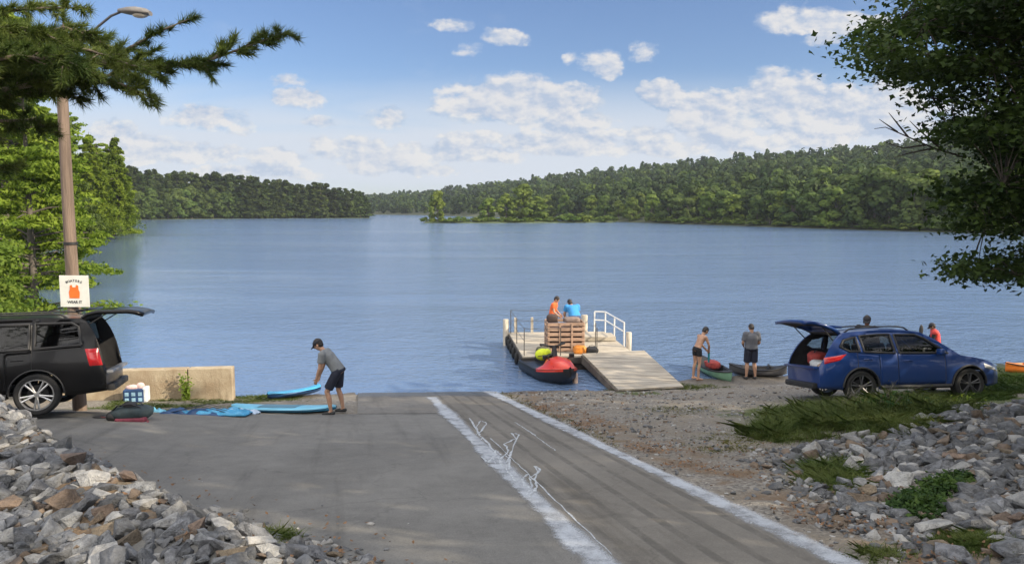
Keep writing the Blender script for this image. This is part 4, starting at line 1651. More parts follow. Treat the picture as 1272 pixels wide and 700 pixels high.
M_DRYSTEM = pmat('dry_stem', (0.13, 0.12, 0.09), .9)
M_LIME = leaf_mat('lime_weed_leaves', ((0.10, 0.17, 0.02), (0.20, 0.27, 0.04)), 2.0, .35, .0)
tall_weed(1048, 516, .62, 'grey dry weed stalks leaning in front of the blue car', 5, M_DRY, .05, True)
tall_weed(1085, 514, .75, 'long dry stalk slanting up across the side of the blue car', 4, M_DRY, .05, True)
tall_weed(1124, 514, .50, 'upright green weed with broad leaves beside the blue car', 7)
tall_weed(1075, 516, .48, 'low dark weed in front of the rear wheel of the blue car', 5)
tall_weed(1020, 528, .25, 'low spreading weed at the left end of the grass strip', 5)
tall_weed(1100, 517, .6, 'leafy weed in the middle of the grass strip before the blue car', 5)
tall_weed(1150, 510, .38, 'thin upright weed below the front door of the blue car', 4)
tall_weed(1203, 505, .26, 'bright lime green weed by the front wheel of the blue car', 6, M_LIME, .09)

# dead leaves blown against the stones and along the ramp edge
lp, ln_ = [], []
for _ in range(5000):
    if rr.random() < .5:
        x, y = rr.uniform(-9, -.5), rr.uniform(4.5, 12)
        q = float(bank_s(x, y))
        if not -.9 < q < .9 or rr.random() > math.exp(-abs(q) * 1.8):
            continue
    else:
        y = rr.uniform(5, 18)
        x = float(x_right(y)) + .15 + rr.expovariate(1 / .5)
        if noise.noise(Vector((x * .9, y * .9, 3))) < 0:
            continue
    lp.append((x, y, zl(x, y) + .035 + rr.uniform(0, .03)))
    ln_.append((rr.gauss(0, .35), rr.gauss(0, .35), 1))
P_ = leaf_quads(np.array(lp), np.array(ln_), .05, .6, .2, .12)
tag(link('leaf_litter', np_mesh('leaf_litter', P_, quads(len(P_)), pmat('dead_leaf', (.15, .085, .045), .9, .5, 20))), 'brown dead leaves caught among stones and along the ramp edge', 'leaf litter', kind='stuff')
# ------------------------------------------------------------------ vehicles
M_TYRE = pmat('tyre_rubber', (0.018, 0.018, 0.018), .85, .2, 10)
M_BLACKPL = pmat('black_plastic', (0.02, 0.02, 0.021), .6, .2, 10)
M_INT = pmat('dark_interior', (0.022, 0.022, 0.024), .85, .3, 8)
M_CHROME = pmat('bright_metal', (0.55, 0.55, 0.56), .25, .1, 10, metal=1.0)
M_ALLOY = pmat('machined_alloy', (0.50, 0.50, 0.50), .35, .15, 10, metal=.85)
M_DALLOY = pmat('dark_alloy', (0.10, 0.10, 0.105), .4, .15, 10, metal=.7)
M_GLASS = glass_mat('tinted_glass', (.42, .46, .45))
M_DGLASS = glass_mat('privacy_glass', (.10, .105, .11))
M_REDL = pmat('red_lens', (0.38, 0.012, 0.015), .2, .15, 8, coat=.5)
M_WLENS = pmat('clear_lens', (0.45, 0.45, 0.46), .15, .1, 8, coat=.5)


def paint(name, col, dirt=0.12, coat=.6):
    m_, G, out = base_mat(name)
    co = G.n('ShaderNodeTexCoord').outputs['Object']
    n_ = G.noise(co, 2.5, 5.0, .65)
    z = G.sep(co)[2]
    d = G.m('MULTIPLY', G.mapr(G.m('ADD', z, G.m('MULTIPLY', n_, .4)), .95, .35), dirt * 3)
    c = G.mix(d, col, (.16, .14, .115))
    b = principled(G, out, c, G.m('ADD', .26, G.m('MULTIPLY', n_, .12)), .15, None, .35, coat)
    return m_


M_BLACK = paint('black_car_paint', (0.003, 0.003, 0.0035), .01, .15)
M_BLUE = paint('blue_car_paint', (0.006, 0.036, 0.16), .03, .45)


def in_poly(x, z, P):
    c = False
    j = len(P) - 1
    for i in range(len(P)):
        if (P[i][1] > z) != (P[j][1] > z) and x < (P[j][0] - P[i][0]) * (z - P[i][1]) / (P[j][1] - P[i][1]) + P[i][0]:
            c = not c
        j = i
    return c


def make_wheel(root, loc, r, wd, side, rim_mat, spokes, double):
    """wheel (brake disc and barrel) > tyre, rim ; axis along y, outer face towards side"""
    X = Matrix.Translation(Vector(loc)) @ Matrix.Rotation(R(-90 * side), 4, 'X')
    m = MB()
    rr_ = r * .74
    m.lathe([(0.03, -.02), (rr_ * .62, -.02), (rr_ * .62, .01), (.03, .01)], 24, X)
    m.lathe([(rr_, -wd * .45), (rr_ * .97, -wd * .1), (rr_ * .97, wd * .34)], 28, X)
    wh = m.build('wheel', M_BLACKPL, root, smooth=40)
    t = MB()
    t.lathe([(rr_, -wd * .5), (r * .90, -wd * .52), (r * .985, -wd * .42), (r, -wd * .2), (r, wd * .2), (r * .985, wd * .42), (r * .90, wd * .52), (rr_ * 1.02, wd * .48), (rr_ * .98, wd * .40)], 40, X)
    t.build('tyre', M_TYRE, wh, smooth=40)
    q = MB()
    q.lathe([(rr_ * 1.0, wd * .36), (rr_ * 1.01, wd * .47), (rr_ * .93, wd * .46), (rr_ * .91, wd * .36)], 40, X)
    q.lathe([(0.001, wd * .40), (rr_ * .17, wd * .39), (rr_ * .22, wd * .30)], 16, X)
    for k in range(spokes):
        a = 2 * math.pi * k / spokes + .3
        for o in ((-.16, .16) if double else (0,)):
            c1, c2 = a + o * .5, a + o
            p1 = Vector((math.cos(c1) * rr_ * .16, math.sin(c1) * rr_ * .16, wd * .36))
            p2 = Vector((math.cos(c2) * rr_ * .95, math.sin(c2) * rr_ * .95, wd * .42))
            q.tube([X @ p1, X @ p1.lerp(p2, .5), X @ p2], [rr_ * .075, rr_ * .065, rr_ * .075] if double else [rr_ * .12, rr_ * .09, rr_ * .12], 6)
    q.build('rim', rim_mat, wh, smooth=50)
    return wh


def make_car(name, label, loc, rz, sp, tilt=(0, 0)):
    root = thing(name, label, 'car', loc, rz)
    root.rotation_euler = (tilt[0], tilt[1], rz)
    L = sp['L']
    ox = -L / 2
    zt = lambda x: float(np.interp(x, [p[0] for p in sp['zt']], [p[1] for p in sp['zt']]))
    zr = lambda x: zt(x) if x >= sp['cowl'] else max(zt(x), float(np.interp(x, [p[0] for p in sp['zr']], [p[1] for p in sp['zr']])))
    w0 = lambda x: float(np.interp(x, [p[0] for p in sp['w']], [p[1] for p in sp['w']]))
    ztop = max(p[1] for p in sp['zr'])

    def zb(x):
        z = sp['sill'] + .06 * max(0, (x - (L - .5)) / .5) + (sp.get('rb', .04)) * max(0, (.5 - x) / .5)
        for xa in sp['axles']:
            d = abs(x - xa)
            if d < sp['arch']:
                z = max(z, sp['wr'] + math.sqrt(sp['arch'] ** 2 - d * d) - .01)
        return z

    def S(x, z):
        w_ = w0(x)
        b_ = zt(x)
        if z <= b_:
            return w_ * float(np.interp(z, [.2, .45, b_ * .70, b_ * .86, b_], [.93, .985, 1.0, .992, .965]))
        f = min(1, (z - b_) / max(.05, ztop - b_))
        y0 = w_ * .965
        return y0 + (min(sp['rhw'], y0 - .05) - y0) * f ** 1.2

    st = sorted(set([round(v, 4) for v in np.linspace(0, L, int(L / .05))] + [round(v, 4) for d in sp['doors'] for v in d[:2]] + [round(xa + s * sp['arch'] * k, 4) for xa in sp['axles'] for s in (-1, 1) for k in (1.0, .995, .97, .9)] + [sp['cowl'], sp['rr'], sp['wst']]))
    NR = 9
    body, wglass = MB(), MB()
    glass = [MB() for _ in range(len(sp['windows']) * 2)]
    doors = [MB() for _ in range(len(sp['doors']) * 2)]
    for side in (1, -1):
        fl = side < 0
        for i in range(len(st) - 1):
            xa, xb = st[i], st[i + 1]
            xm = (xa + xb) / 2
            for part in (0, 1):
                if part == 1 and zr(xm) < zt(xm) + .012:
                    continue
                lo = (zb, zt)[part]
                hi = (zt, zr)[part]
                for k in range(NR):
                    t0, t1 = k / NR, (k + 1) / NR
                    q = []
                    for x, t in ((xa, t0), (xb, t0), (xb, t1), (xa, t1)):
                        z = lo(x) + (hi(x) - lo(x)) * t
                        q.append((x + ox, side * S(x, z), z))
                    zm = sum(v[2] for v in q) / 4
                    face = [(3, 2, 1, 0)] if not fl else [(0, 1, 2, 3)]
                    wi = [n_ for n_, P in enumerate(sp['windows']) if part == 1 and in_poly(xm, zm, P)]
                    if wi:
                        qq = [(v[0], v[1] - side * .014, v[2]) for v in q]
                        glass[wi[0] * 2 + (0 if side > 0 else 1)].add(qq, face)
                        continue
                    tgt = body
                    for di, d in enumerate(sp['doors']):
                        if d[0] <= xm <= d[1] and zm > d[2] and zm < zr(xm) - .09 and not (d[3] and part == 0 and min(abs(xm - a) for a in sp['axles']) < sp['arch'] + .03):
                            tgt = doors[di * 2 + (0 if side > 0 else 1)]
                    tgt.add(q, face)
    NC = 12

    def cross(x, z, crown, dz=0, k=1.0):
        s = S(x, z) * k
        return [(x + ox, s * (-1 + 2 * c / NC), z + dz + crown * (1 - (-1 + 2 * c / NC) ** 2)) for c in range(NC + 1)]
    for i in range(len(st) - 1):
        xa, xb = st[i], st[i + 1]
        xm = (xa + xb) / 2
        if xm < sp['rr']:
            continue
        roof = xm < sp['cowl']
        f = zr if roof else zt
        ca, cb = (.035, .035) if roof else (.03, .03)
        A, B = cross(xa, f(xa), ca), cross(xb, f(xb), cb)
        ws = sp['wst'] < xm < sp['cowl'] - .01
        for c in range(NC):
            q = [A[c], B[c], B[c + 1], A[c + 1]]
            if ws and 0 < c < NC - 1:
                wglass.add([(v[0], v[1], v[2] - .012) for v in q], [(0, 1, 2, 3)])
            else:
                body.add(q, [(0, 1, 2, 3)])
    for xe, sgn in ((L, 1), (0, -1)):        # nose and tail
        rows = []
        for k in range(NR + 1):
            z = zb(xe) + (zt(xe) - zb(xe)) * k / NR
            s = S(xe, z)
            rows.append([(xe + ox + sgn * .06 * (1 - (-1 + 2 * c / NC) ** 2) * (1 if 0 < k < NR else .85), s * (-1 + 2 * c / NC), z) for c in range(NC + 1)])
        body.grid(rows, flip=sgn < 0)
    pm = [sp['paint'], M_INT]
    bo = body.build('body', pm, root, smooth=38, weld=.0004)

    def solid(o, t=.03):
        md = o.modifiers.new('thickness', 'SOLIDIFY')
        md.thickness = t
        md.offset = -1
        md.material_offset = 1
        md.material_offset_rim = 0
    solid(bo)
    for di, d in enumerate(sp['doors']):
        for k, side in enumerate((1, -1)):
            do = doors[di * 2 + k].build('door', pm, root, smooth=38, weld=.0004)
            solid(do)
            hx, hz = d[0] + .14, zt(d[0]) - .13
            h = MB()
            y = side * (S(hx + .1, hz) + .022)
            h.tube([(hx + ox, y - side * .02, hz), (hx + .03 + ox, y, hz + .005), (hx + .18 + ox, y, hz + .005), (hx + .21 + ox, y - side * .02, hz)], .014, 6)
            h.build('handle', sp.get('handle', sp['paint']), do, smooth=50)
    for gm in glass:
        gm.build('window', sp['glass'], root, smooth=30, weld=.0004)
    wglass.build('windshield', M_GLASS, root, smooth=30, weld=.0004)
    for side in (1, -1):
        tr, sm_ = MB(), MB()
        for P in sp['windows']:
            pts = []
            for a, b in zip(P, P[1:] + P[:1]):
                for q in range(6):
                    x, z = a[0] + (b[0] - a[0]) * q / 6, a[1] + (b[1] - a[1]) * q / 6
                    pts.append((x + ox, side * (S(x, z) + .002), z))
            tr.tube(pts + pts[:1], .026, 6, cap=False)
        for d in sp['doors']:
            for x in d[:2]:
                zlow = max(d[2], zb(x) + .02)
                sm_.tube([(x + ox, side * (S(x, z) + .001), z) for z in np.linspace(zlow, min(zr(x) - .05, zt(x) + .1), 9)], .006, 4)
            sm_.tube([(x + ox, side * (S(x, max(d[2], zb(x) + .02)) + .001), max(d[2], zb(x) + .02)) for x in np.linspace(d[0], d[1], 16)], .006, 4)
        # arch trim
        for xa in sp['axles']:
            pts = []
            for q in range(19):
                a = math.pi * (-.06 + 1.12 * q / 18)
                x, z = xa + math.cos(a) * sp['arch'], sp['wr'] + math.sin(a) * sp['arch']
                if z > sp['sill']:
                    pts.append((x + ox, side * (S(x, z) + .004), z))
            tr.tube(pts, sp.get('archr', .03), 6, flat=.8)
        tr.tube([(x + ox, side * (S(x, sp['sill'] + .04) + .004), sp['sill'] + .04) for x in np.linspace(sp['axles'][0] + sp['arch'] + .03, sp['axles'][1] - sp['arch'] - .03, 12)], .055, 6)
        tr.build('trim', M_BLACKPL, root, smooth=50)
        sm_.build('door_seam', M_BLACKPL, root)
        # side mirror
        mx_, mz = sp['mirror']
        mm = MB()
        mm.box((mx_ + ox, side * (S(mx_, mz) + .13), mz + .03), (.12, .20, .15), None, .05, 3)
        mm.tube([(mx_ + ox, side * (S(mx_, mz) - .01), mz - .02), (mx_ + ox, side * (S(mx_, mz) + .1), mz)], .025, 6)
        mm.build('side_mirror', sp['paint'], root, smooth=45)
        # lamps
        for key, nm_, mt in (('tail', 'tail_light', M_REDL), ('head', 'headlight', M_WLENS)):
            P = sp[key]
            lo_ = MB()
            n = 8
            rows = []
            for k in range(n + 1):
                t = k / n
                xA = P[0][0] + (P[1][0] - P[0][0]) * t
                zA = P[0][1] + (P[1][1] - P[0][1]) * t
                xB = P[3][0] + (P[2][0] - P[3][0]) * t
                zB = P[3][1] + (P[2][1] - P[3][1]) * t
                row = []
                for c in range(n + 1):
                    x, z = xA + (xB - xA) * c / n, zA + (zB - zA) * c / n
                    bul = .022 * (math.sin(math.pi * k / n) * math.sin(math.pi * c / n)) ** .4
                    row.append((x + ox, side * (S(x, z) + .003 + bul), z))
                rows.append(row)
            lo_.grid(rows, flip=side < 0)
            lo_.build(nm_, mt, root, smooth=60)
        for xa in sp['axles']:
            make_wheel(root, (xa + ox, side * (w0(xa) - .13), sp['wr']), sp['wr'], .25, side, sp['rim'], sp['spokes'], sp['double'])
    fl_ = MB()
    hw = sp['w'][len(sp['w']) // 2][1]
    fl_.box((0, 0, sp['sill'] + .06), (L - .5, hw * 1.5, .08), None, .02)
    fl_.box((ox + .55, 0, zt(0) - .10), (1.0, hw * 1.72, .06), None, .01)
    fl_.box((ox + L - 1.1, 0, .50), (.9, hw * 1.2, .4), None, .05)
    for xa in sp['axles']:
        fl_.tube([(xa + ox, -hw + .2, sp['wr']), (xa + ox, hw - .2, sp['wr'])], .05, 8)
    fl_.build('underbody', M_INT, root, smooth=40)
    se = MB()
    for x in sp['seats']:
        for y in (-.38, .38):
            se.box((x + ox, y, sp['seat_z']), (.5, .52, .18), None, .06)
            se.box((x - .27 + ox, y, sp['seat_z'] + .38), (.16, .5, .66), Matrix.Rotation(R(-12), 4, 'Y'), .06)
            se.box((x - .36 + ox, y, sp['seat_z'] + .80), (.10, .27, .18), None, .04)
    se.box((sp['cowl'] - .35 + ox, 0, zt(sp['cowl']) - .12), (.5, hw * 1.6, .24), None, .06)
    se.tube([(sp['cowl'] - .72 + ox, .38 + .19 * math.cos(a), zt(sp['cowl']) - .05 + .19 * math.sin(a)) for a in np.linspace(0, 2 * math.pi, 20)], .016, 6)
    se.build('seats', M_INT, root, smooth=45)
    # open tailgate
    xs_ = [sp['rr'] * (1 - k / 14) for k in range(15)]
    prof = [(x, zr(x)) for x in xs_]
    xh, zh = prof[0]
    ang = R(-sp['open'])
    ca_, sa_ = math.cos(ang), math.sin(ang)
    tg, tw = MB(), MB()

    def rot(x, z):
        dx, dz = x - xh, z - zh
        return xh + dx * ca_ - dz * sa_ + ox, zh + dx * sa_ + dz * ca_ + .015
    rows = []
    dist = [0]
    for a, b in zip(prof[:-1], prof[1:]):
        dist.append(dist[-1] + math.hypot(b[0] - a[0], b[1] - a[1]))
    for k, (x, z) in enumerate(prof):
        s = S(x, z) - .012
        u = dist[k] / dist[-1]
        row = []
        for c in range(NC + 1):
            v = -1 + 2 * c / NC
            blg = .05 * (1 - v * v) * min(1, u * 4) + .04 * (u > .55) * math.sin((u - .55) / .45 * math.pi)
            X_, Z_ = rot(x - blg * .9, z - blg * .2 + .0)
            row.append((X_, s * v, Z_))
        rows.append(row)
    for k in range(len(rows) - 1):
        u = (dist[k] + dist[k + 1]) / 2 / dist[-1]
        for c in range(NC):
            q = [rows[k][c], rows[k][c + 1], rows[k + 1][c + 1], rows[k + 1][c]]
            if .12 < u < .52 and 0 < c < NC - 1:
                tw.add(q, [(0, 1, 2, 3)])
            else:
                tg.add(q, [(0, 1, 2, 3)])
    tgo = tg.build('tailgate', pm, root, smooth=40, weld=.0004)
    md = tgo.modifiers.new('thickness', 'SOLIDIFY')
    md.thickness = .075
    md.offset = -1
    md.material_offset = 1
    tw.build('rear_window', M_DGLASS, tgo, smooth=30, weld=.0004)
    spo = MB()
    s = sp['rhw'] - .05
    spo.box((rot(xh - .10, zh + .02)[0], 0, rot(xh - .10, zh + .02)[1] + .04), (.24, s * 2, .05), Matrix.Rotation(R(8), 4, 'Y'), .02)
    spo.build('spoiler', pm, tgo, smooth=45)
    for v in (-1, 1):
        bar = MB()
        a = rot(*prof[9])
        sl_ = S(prof[3][0], prof[3][1]) - .06
        bar.tube([(prof[5][0] + ox + .03, v * sl_, prof[5][1]), (a[0] + .03, v * (S(*prof[9]) - .1), a[1] - .07)], .014, 6)
        bar.build('gas_strut', M_BLACKPL, root, smooth=50)
    if sp.get('rails'):
        x0, x1 = sp['rails']
        for v in (-1, 1):
            ra = MB()
            y = v * (sp['rhw'] - .05)
            pts = [(x0 + ox, y, zr(x0) + .0), (x0 + .12 + ox, y, zr(x0 + .12) + .065)]
            pts += [(x + ox, y, zr(x) + .075) for x in np.linspace(x0 + .3, x1 - .3, 5)]
            pts += [(x1 - .12 + ox, y, zr(x1 - .12) + .065), (x1 + ox, y, zr(x1) + .0)]
            ra.tube(pts, .02, 6)
            ra.build('roof_rail', sp.get('railmat', M_BLACKPL), root, smooth=50)
    # bumper step and plate recess
    bu = MB()
    bu.box((ox - .04, 0, zt(0) - .03), (.15, sp['w'][0][1] * 1.9, .06), None, .025)
    bu.build('rear_step', sp.get('step', M_BLACKPL), root, smooth=45)
    bl = MB()
    bl.box((ox - .055, 0, sp['sill'] + .09), (.16, sp['w'][0][1] * 1.75, .14), None, .04)
    bl.build('rear_valance', M_BLACKPL, root, smooth=45)
    gr = MB()
    for k in range(4):
        gr.box((ox + L + .045, 0, sp['sill'] + .10 + .05 * k), (.05, .7, .025), None, .008)
    gr.build('grille', M_BLACKPL, root)
    return root, zt, ox


RAV = dict(L=4.6, sill=.30, axles=(.95, 3.62), wr=.365, arch=.435, cowl=3.42, rr=.62, wst=2.55,
           zt=[(0, .84), (.12, .98), (.3, 1.10), (.6, 1.14), (1.2, 1.10), (2.2, 1.05), (3.1, 1.02), (3.42, 1.04), (3.75, .99), (4.1, .91), (4.35, .81), (4.52, .70), (4.6, .60)],
           zr=[(0, .84), (.10, 1.02), (.25, 1.26), (.42, 1.46), (.55, 1.56), (.62, 1.59), (1.0, 1.63), (1.6, 1.66), (2.1, 1.655), (2.55, 1.60), (2.9, 1.42), (3.42, 1.04)],
           w=[(0, .80), (.1, .86), (.3, .905), (.7, .925), (2.3, .92), (3.5, .925), (4.0, .90), (4.3, .82), (4.5, .68), (4.6, .55)], rhw=.62,
           windows=[[(1.92, 1.12), (1.90, 1.54), (2.42, 1.53), (2.62, 1.45), (3.12, 1.10)], [(1.06, 1.16), (1.04, 1.52), (1.5, 1.55), (1.80, 1.55), (1.81, 1.12)], [(.50, 1.28), (.62, 1.43), (.94, 1.50), (.95, 1.17), (.70, 1.18)]],
           doors=[(1.86, 3.02, .36, False), (.88, 1.86, .36, True)], mirror=(2.86, 1.10), tail=[(.10, .90), (.10, 1.04), (.62, 1.12), (.45, .98)], head=[(4.02, .74), (4.0, .85), (4.46, .70), (4.5, .62)],
           paint=M_BLUE, glass=M_GLASS, rim=M_DALLOY, spokes=5, double=True, seats=(1.55, 2.45), seat_z=.62, open=67, rails=(.75, 2.35), step=M_BLUE)
p = gp(1118, 499)
rav_c = Vector((9.3, 18.25, 0))
rav_c.z = zl(9.3, 18.25) - .03
_zf, _zn = zl(9.3, 19.1), zl(9.3, 17.4)
make_car('parked_car', 'blue compact crossover parked at the water with its tailgate raised', rav_c, R(6), RAV, tilt=(math.atan2(_zf - _zn, 1.7) * 1.0, 0))
SUV = dict(L=5.3, sill=.36, axles=(1.22, 4.2), wr=.41, arch=.485, cowl=3.95, rr=.45, wst=3.3,
           zt=[(0, .80), (.04, .9), (.09, 1.06), (.15, 1.22), (.5, 1.25), (1.5, 1.22), (3.6, 1.18), (3.95, 1.20), (4.6, 1.16), (5.1, 1.08), (5.3, .95)],
           zr=[(0, .80), (.05, 1.05), (.12, 1.35), (.22, 1.62), (.34, 1.82), (.45, 1.87), (1.0, 1.90), (2.6, 1.91), (3.3, 1.84), (3.95, 1.20)],
           w=[(0, .93), (.08, .97), (.3, 1.0), (.8, 1.015), (2.6, 1.015), (4.2, 1.01), (4.9, .97), (5.15, .90), (5.3, .80)], rhw=.80,
           windows=[[(2.36, 1.28), (2.36, 1.76), (3.1, 1.74), (3.62, 1.26)], [(1.34, 1.30), (1.34, 1.78), (2.26, 1.78), (2.26, 1.28)], [(.42, 1.34), (.48, 1.70), (.6, 1.78), (1.24, 1.79), (1.24, 1.30)]],
           doors=[(2.31, 3.45, .42, False), (1.29, 2.31, .42, True)], mirror=(3.4, 1.24), tail=[(.055, .92), (.13, 1.26), (.36, 1.26), (.28, .92)], head=[(4.8, .85), (4.8, 1.02), (5.22, .98), (5.22, .82)],
           paint=M_BLACK, glass=M_DGLASS, rim=M_ALLOY, spokes=5, double=True, seats=(1.35, 2.6), seat_z=.85, open=69, rails=(.7, 3.0), handle=M_BLACK, step=pmat('step_plate', (.22, .225, .23), .4, .2, 8), archr=.022)
hx, hy = -.951, -.309
nr = Vector((-8.12, 15.0, 0))                 # near rear corner
suv_c = nr + Vector((hx, hy, 0)) * 2.65 + Vector((-hy * -1, -hx * -1, 0)) * 0
lat = Vector((-.309, .951, 0))
suv_c = nr + Vector((hx, hy, 0)) * 2.65 + lat * 1.0
suv_c.z = zl(suv_c.x, suv_c.y) + .03
make_car('parked_suv', 'large black sport utility vehicle at the left with its tailgate up', suv_c, math.atan2(hy, hx), SUV, tilt=(R(5.5), 0))

# cargo in the two open boots
M_BAG = [pmat('grey_fabric', (.28, .29, .30), .85, .25, 12), pmat('white_fabric', (.62, .62, .60), .85, .15, 12), pmat('blue_fabric', (.03, .12, .32), .8, .25, 12), pmat('red_fabric', (.34, .05, .04), .8, .25, 12), pmat('tan_fabric', (.34, .24, .15), .85, .25, 12)]


def soft_bag(name, label, cat, loc, size, mat, rz=0, strap=True, seed=0):
    bm = bmesh.new()
    bmesh.ops.create_icosphere(bm, subdivisions=3, radius=1)
    for v in bm.verts:
        c = v.co.copy()
        for k in range(3):
            c[k] = math.copysign(abs(c[k]) ** .6, c[k])
        nz = noise.noise(v.co * 1.7 + Vector((seed, 0, 0))) * .14 + noise.noise(v.co * 5 + Vector((seed, 3, 0))) * .05
        c *= 1 + nz
        v.co = Vector((c.x * size[0] / 2, c.y * size[1] / 2, max(c.z, -.8) * size[2] / 2))
    me = bpy.data.meshes.new(name)
    bm.to_mesh(me)
    bm.free()
    me.materials.append(mat)
    me.polygons.foreach_set('use_smooth', np.ones(len(me.polygons), dtype=bool))
    t = thing(name, label, cat, Vector(loc), rz)
    b = link('body', me, t)
    b.location = (0, 0, size[2] * .4)
    if strap:
        m = MB()
        n = 10
        m.tube([(size[0] * .3 * math.cos(math.pi * k / n), 0, size[2] * (.78 + .28 * math.sin(math.pi * k / n))) for k in range(n + 1)], .018, 6, flat=.5)
        m.build('strap', M_BLACKPL, t, smooth=50)
    return t


zf = suv_c.z + .80 - .07
bk = Vector((hx, hy, 0))
soft_bag('duffel_bag', 'pale grey soft bag inside the open boot of the black vehicle', 'bag', nr + bk * .35 + lat * .45 + Vector((0, 0, zf - .04)), (.42, .5, .42), M_BAG[0], .3, seed=1)
soft_bag('beach_towel_bag', 'blue bag standing in the open boot of the black vehicle', 'bag', nr + bk * .55 + lat * .95 + Vector((0, 0, zf - .0)), (.4, .45, .62), M_BAG[2], .1, seed=2)
soft_bag('tote_bag', 'white bag at the tail light side of the open boot of the black vehicle', 'bag', nr + bk * .22 + lat * .28 + Vector((0, 0, zf - .03)), (.22, .2, .30), M_BAG[1], .1, seed=3)
cz = rav_c.z + .73
rv = Vector((math.cos(R(6)), math.sin(R(6)), 0))
rl = Vector((-rv.y, rv.x, 0))
for dx, dy, sz, mk, nm_, lab in ((-1.95, -.35, (.4, .35, .28), 4, 'duffel_bag', 'tan lumpy bag in the open boot of the blue car, nearest the viewer'), (-1.9, .1, (.35, .4, .22), 1, 'towel_bundle', 'white towel bundle in the open boot of the blue car'), (-1.75, .45, (.45, .4, .34), 3, 'duffel_bag', 'red dark bag at the far side of the open boot of the blue car')):
    q = rav_c + rv * dx + rl * dy
    soft_bag(nm_, lab, 'bag', (q.x, q.y, cz + dy * .10), sz, M_BAG[mk], .4, strap=mk != 1, seed=dx)

# ------------------------------------------------------------------ light pole with sign
M_POLE = pmat('weathered_pole', (.17, .125, .095), .9, .35, 3.0, .02, stretch=(3, 3, .25))
M_SIGNW = pmat('sign_white', (.74, .73, .66), .5, .06, 4)
M_ORANGE = pmat('sign_orange', (.80, .17, .02), .5, .08, 4)
M_INK = pmat('sign_ink', (.03, .03, .035), .6)
PY = 17.15
pb = at(93, 396, PY)
pole_x = pb.x
pt = at(69, 66, PY)
pz = zl(pole_x, PY)
pole = thing('light_pole', 'tall brown wooden light pole carrying a lamp, left of the ramp', 'light pole', (pole_x, PY, pz - .2))
m = MB()
H_ = pt.z - pz + .2
m.tube([(0, 0, 0), (0, 0, H_ * .3), (-.01, 0, H_ * .6), (0, 0, H_)], [.150, .138, .122, .108], 16)
m.build('post', M_POLE, pole, smooth=50)
m = MB()
bz = at(85, 302, PY).z - pole.location.z
m.lathe([(.138, bz - .03), (.146, bz - .03), (.146, bz + .03), (.138, bz + .03)], 20, closed=True)
m.build('band', M_BLACKPL, pole, smooth=50)
m = MB()
o_ = pole.location
arm = [at(70, 78, PY), at(100, 55, PY), at(122, 33, PY), at(138, 20, PY), at(150, 15, PY)]
m.tube([p - o_ for p in arm], .028, 8)
ao = m.build('lamp_arm', M_DALLOY, pole, smooth=50)
m = MB()
c1, c2 = at(147, 14, PY) - o_, at(187, 17, PY) - o_
ax = (c2 - c1).normalized()
Lh = (c2 - c1).length
Mh = Matrix.Translation(c1) @ Matrix(((ax.x, 0, -ax.z, 0), (0, 1, 0, 0), (ax.z, 0, ax.x, 0), (0, 0, 0, 1)))
prof = [(0, .05, .05), (.12, .08, .07), (.3, .15, .10), (.55, .17, .12), (.85, .15, .10), (1.0, .10, .05)]
rows = []
for u, wy, hz in prof:
    rows.append([Mh @ Vector((u * Lh, wy * math.cos(a), hz * math.sin(a) * (1 if math.sin(a) > 0 else .55))) for a in np.linspace(0, 2 * math.pi, 17)])
m.grid(rows)
m.add([Mh @ Vector((Lh, .10 * math.cos(a), .05 * math.sin(a))) for a in np.linspace(0, 2 * math.pi, 16, endpoint=False)], [tuple(range(16))])
hd = m.build('lamp_head', pmat('lamp_housing', (.16, .15, .14), .5, .2, 6), pole, smooth=50)
m = MB()
m.ball(Mh @ Vector((Lh * .68, 0, -.045)), (.17, .12, .07), 14, 8)
m.build('lens', pmat('lamp_lens', (.45, .40, .33), .3), hd, smooth=60)
# the sign, screwed to the pole
sc_ = at(92.5, 361.5, PY - .17)
s_w, s_h = 36.5 / FPX * (PY + .3), 38.5 / FPX * (PY + .3)
sign = thing('notice_sign', 'square white sign with an orange jacket shape, fixed to the wooden pole', 'sign', sc_, R(-3))
m = MB()
m.box((0, 0, 0), (s_w, .012, s_h), None, .004)
m.build('panel', M_SIGNW, sign)
m = MB()
jk = [(-.095, .13), (-.05, .145), (-.035, .09), (.035, .09), (.05, .145), (.095, .13), (.10, .04), (.125, -.02), (.115, -.155), (-.115, -.155), (-.125, -.02), (-.10, .04)]
m.prism(jk, .004, Matrix.Translation((0, -.0075, 0)) @ Matrix.Rotation(R(90), 4, 'X'))
m.build('emblem', M_ORANGE, sign)


def text(body, size, mat, parent, loc, name='lettering', arc=0.0):
    """letters turned to mesh, laid on a plate facing -y"""
    if arc:
        n = len(body)
        for i, ch in enumerate(body):
            if ch == ' ':
                continue
            a = (i - (n - 1) / 2) * arc / n
            text(ch, size, mat, parent, (loc[0] + math.sin(a) * loc[3], loc[1], loc[2] + (math.cos(a) - 1) * loc[3], a), 'letter')
        return
    cu = bpy.data.curves.new(name, 'FONT')
    cu.body = body
    cu.size = size
    cu.align_x = 'CENTER'
    cu.align_y = 'CENTER'
    cu.extrude = .0015
    cu.offset = size * .02
    tmp = bpy.data.objects.new('tmp', cu)
    COL.objects.link(tmp)
    dg = bpy.context.evaluated_depsgraph_get()
    me = bpy.data.meshes.new_from_object(tmp.evaluated_get(dg))
    bpy.data.objects.remove(tmp)
    rot_ = Matrix.Rotation(R(90), 4, 'X') @ Matrix.Rotation(-(loc[3] if len(loc) > 3 else 0), 4, 'Z')
    me.transform(rot_)
    me.materials.clear()
    me.materials.append(mat)
    o = link(name, me, parent)
    o.location = loc[:3]
    return o


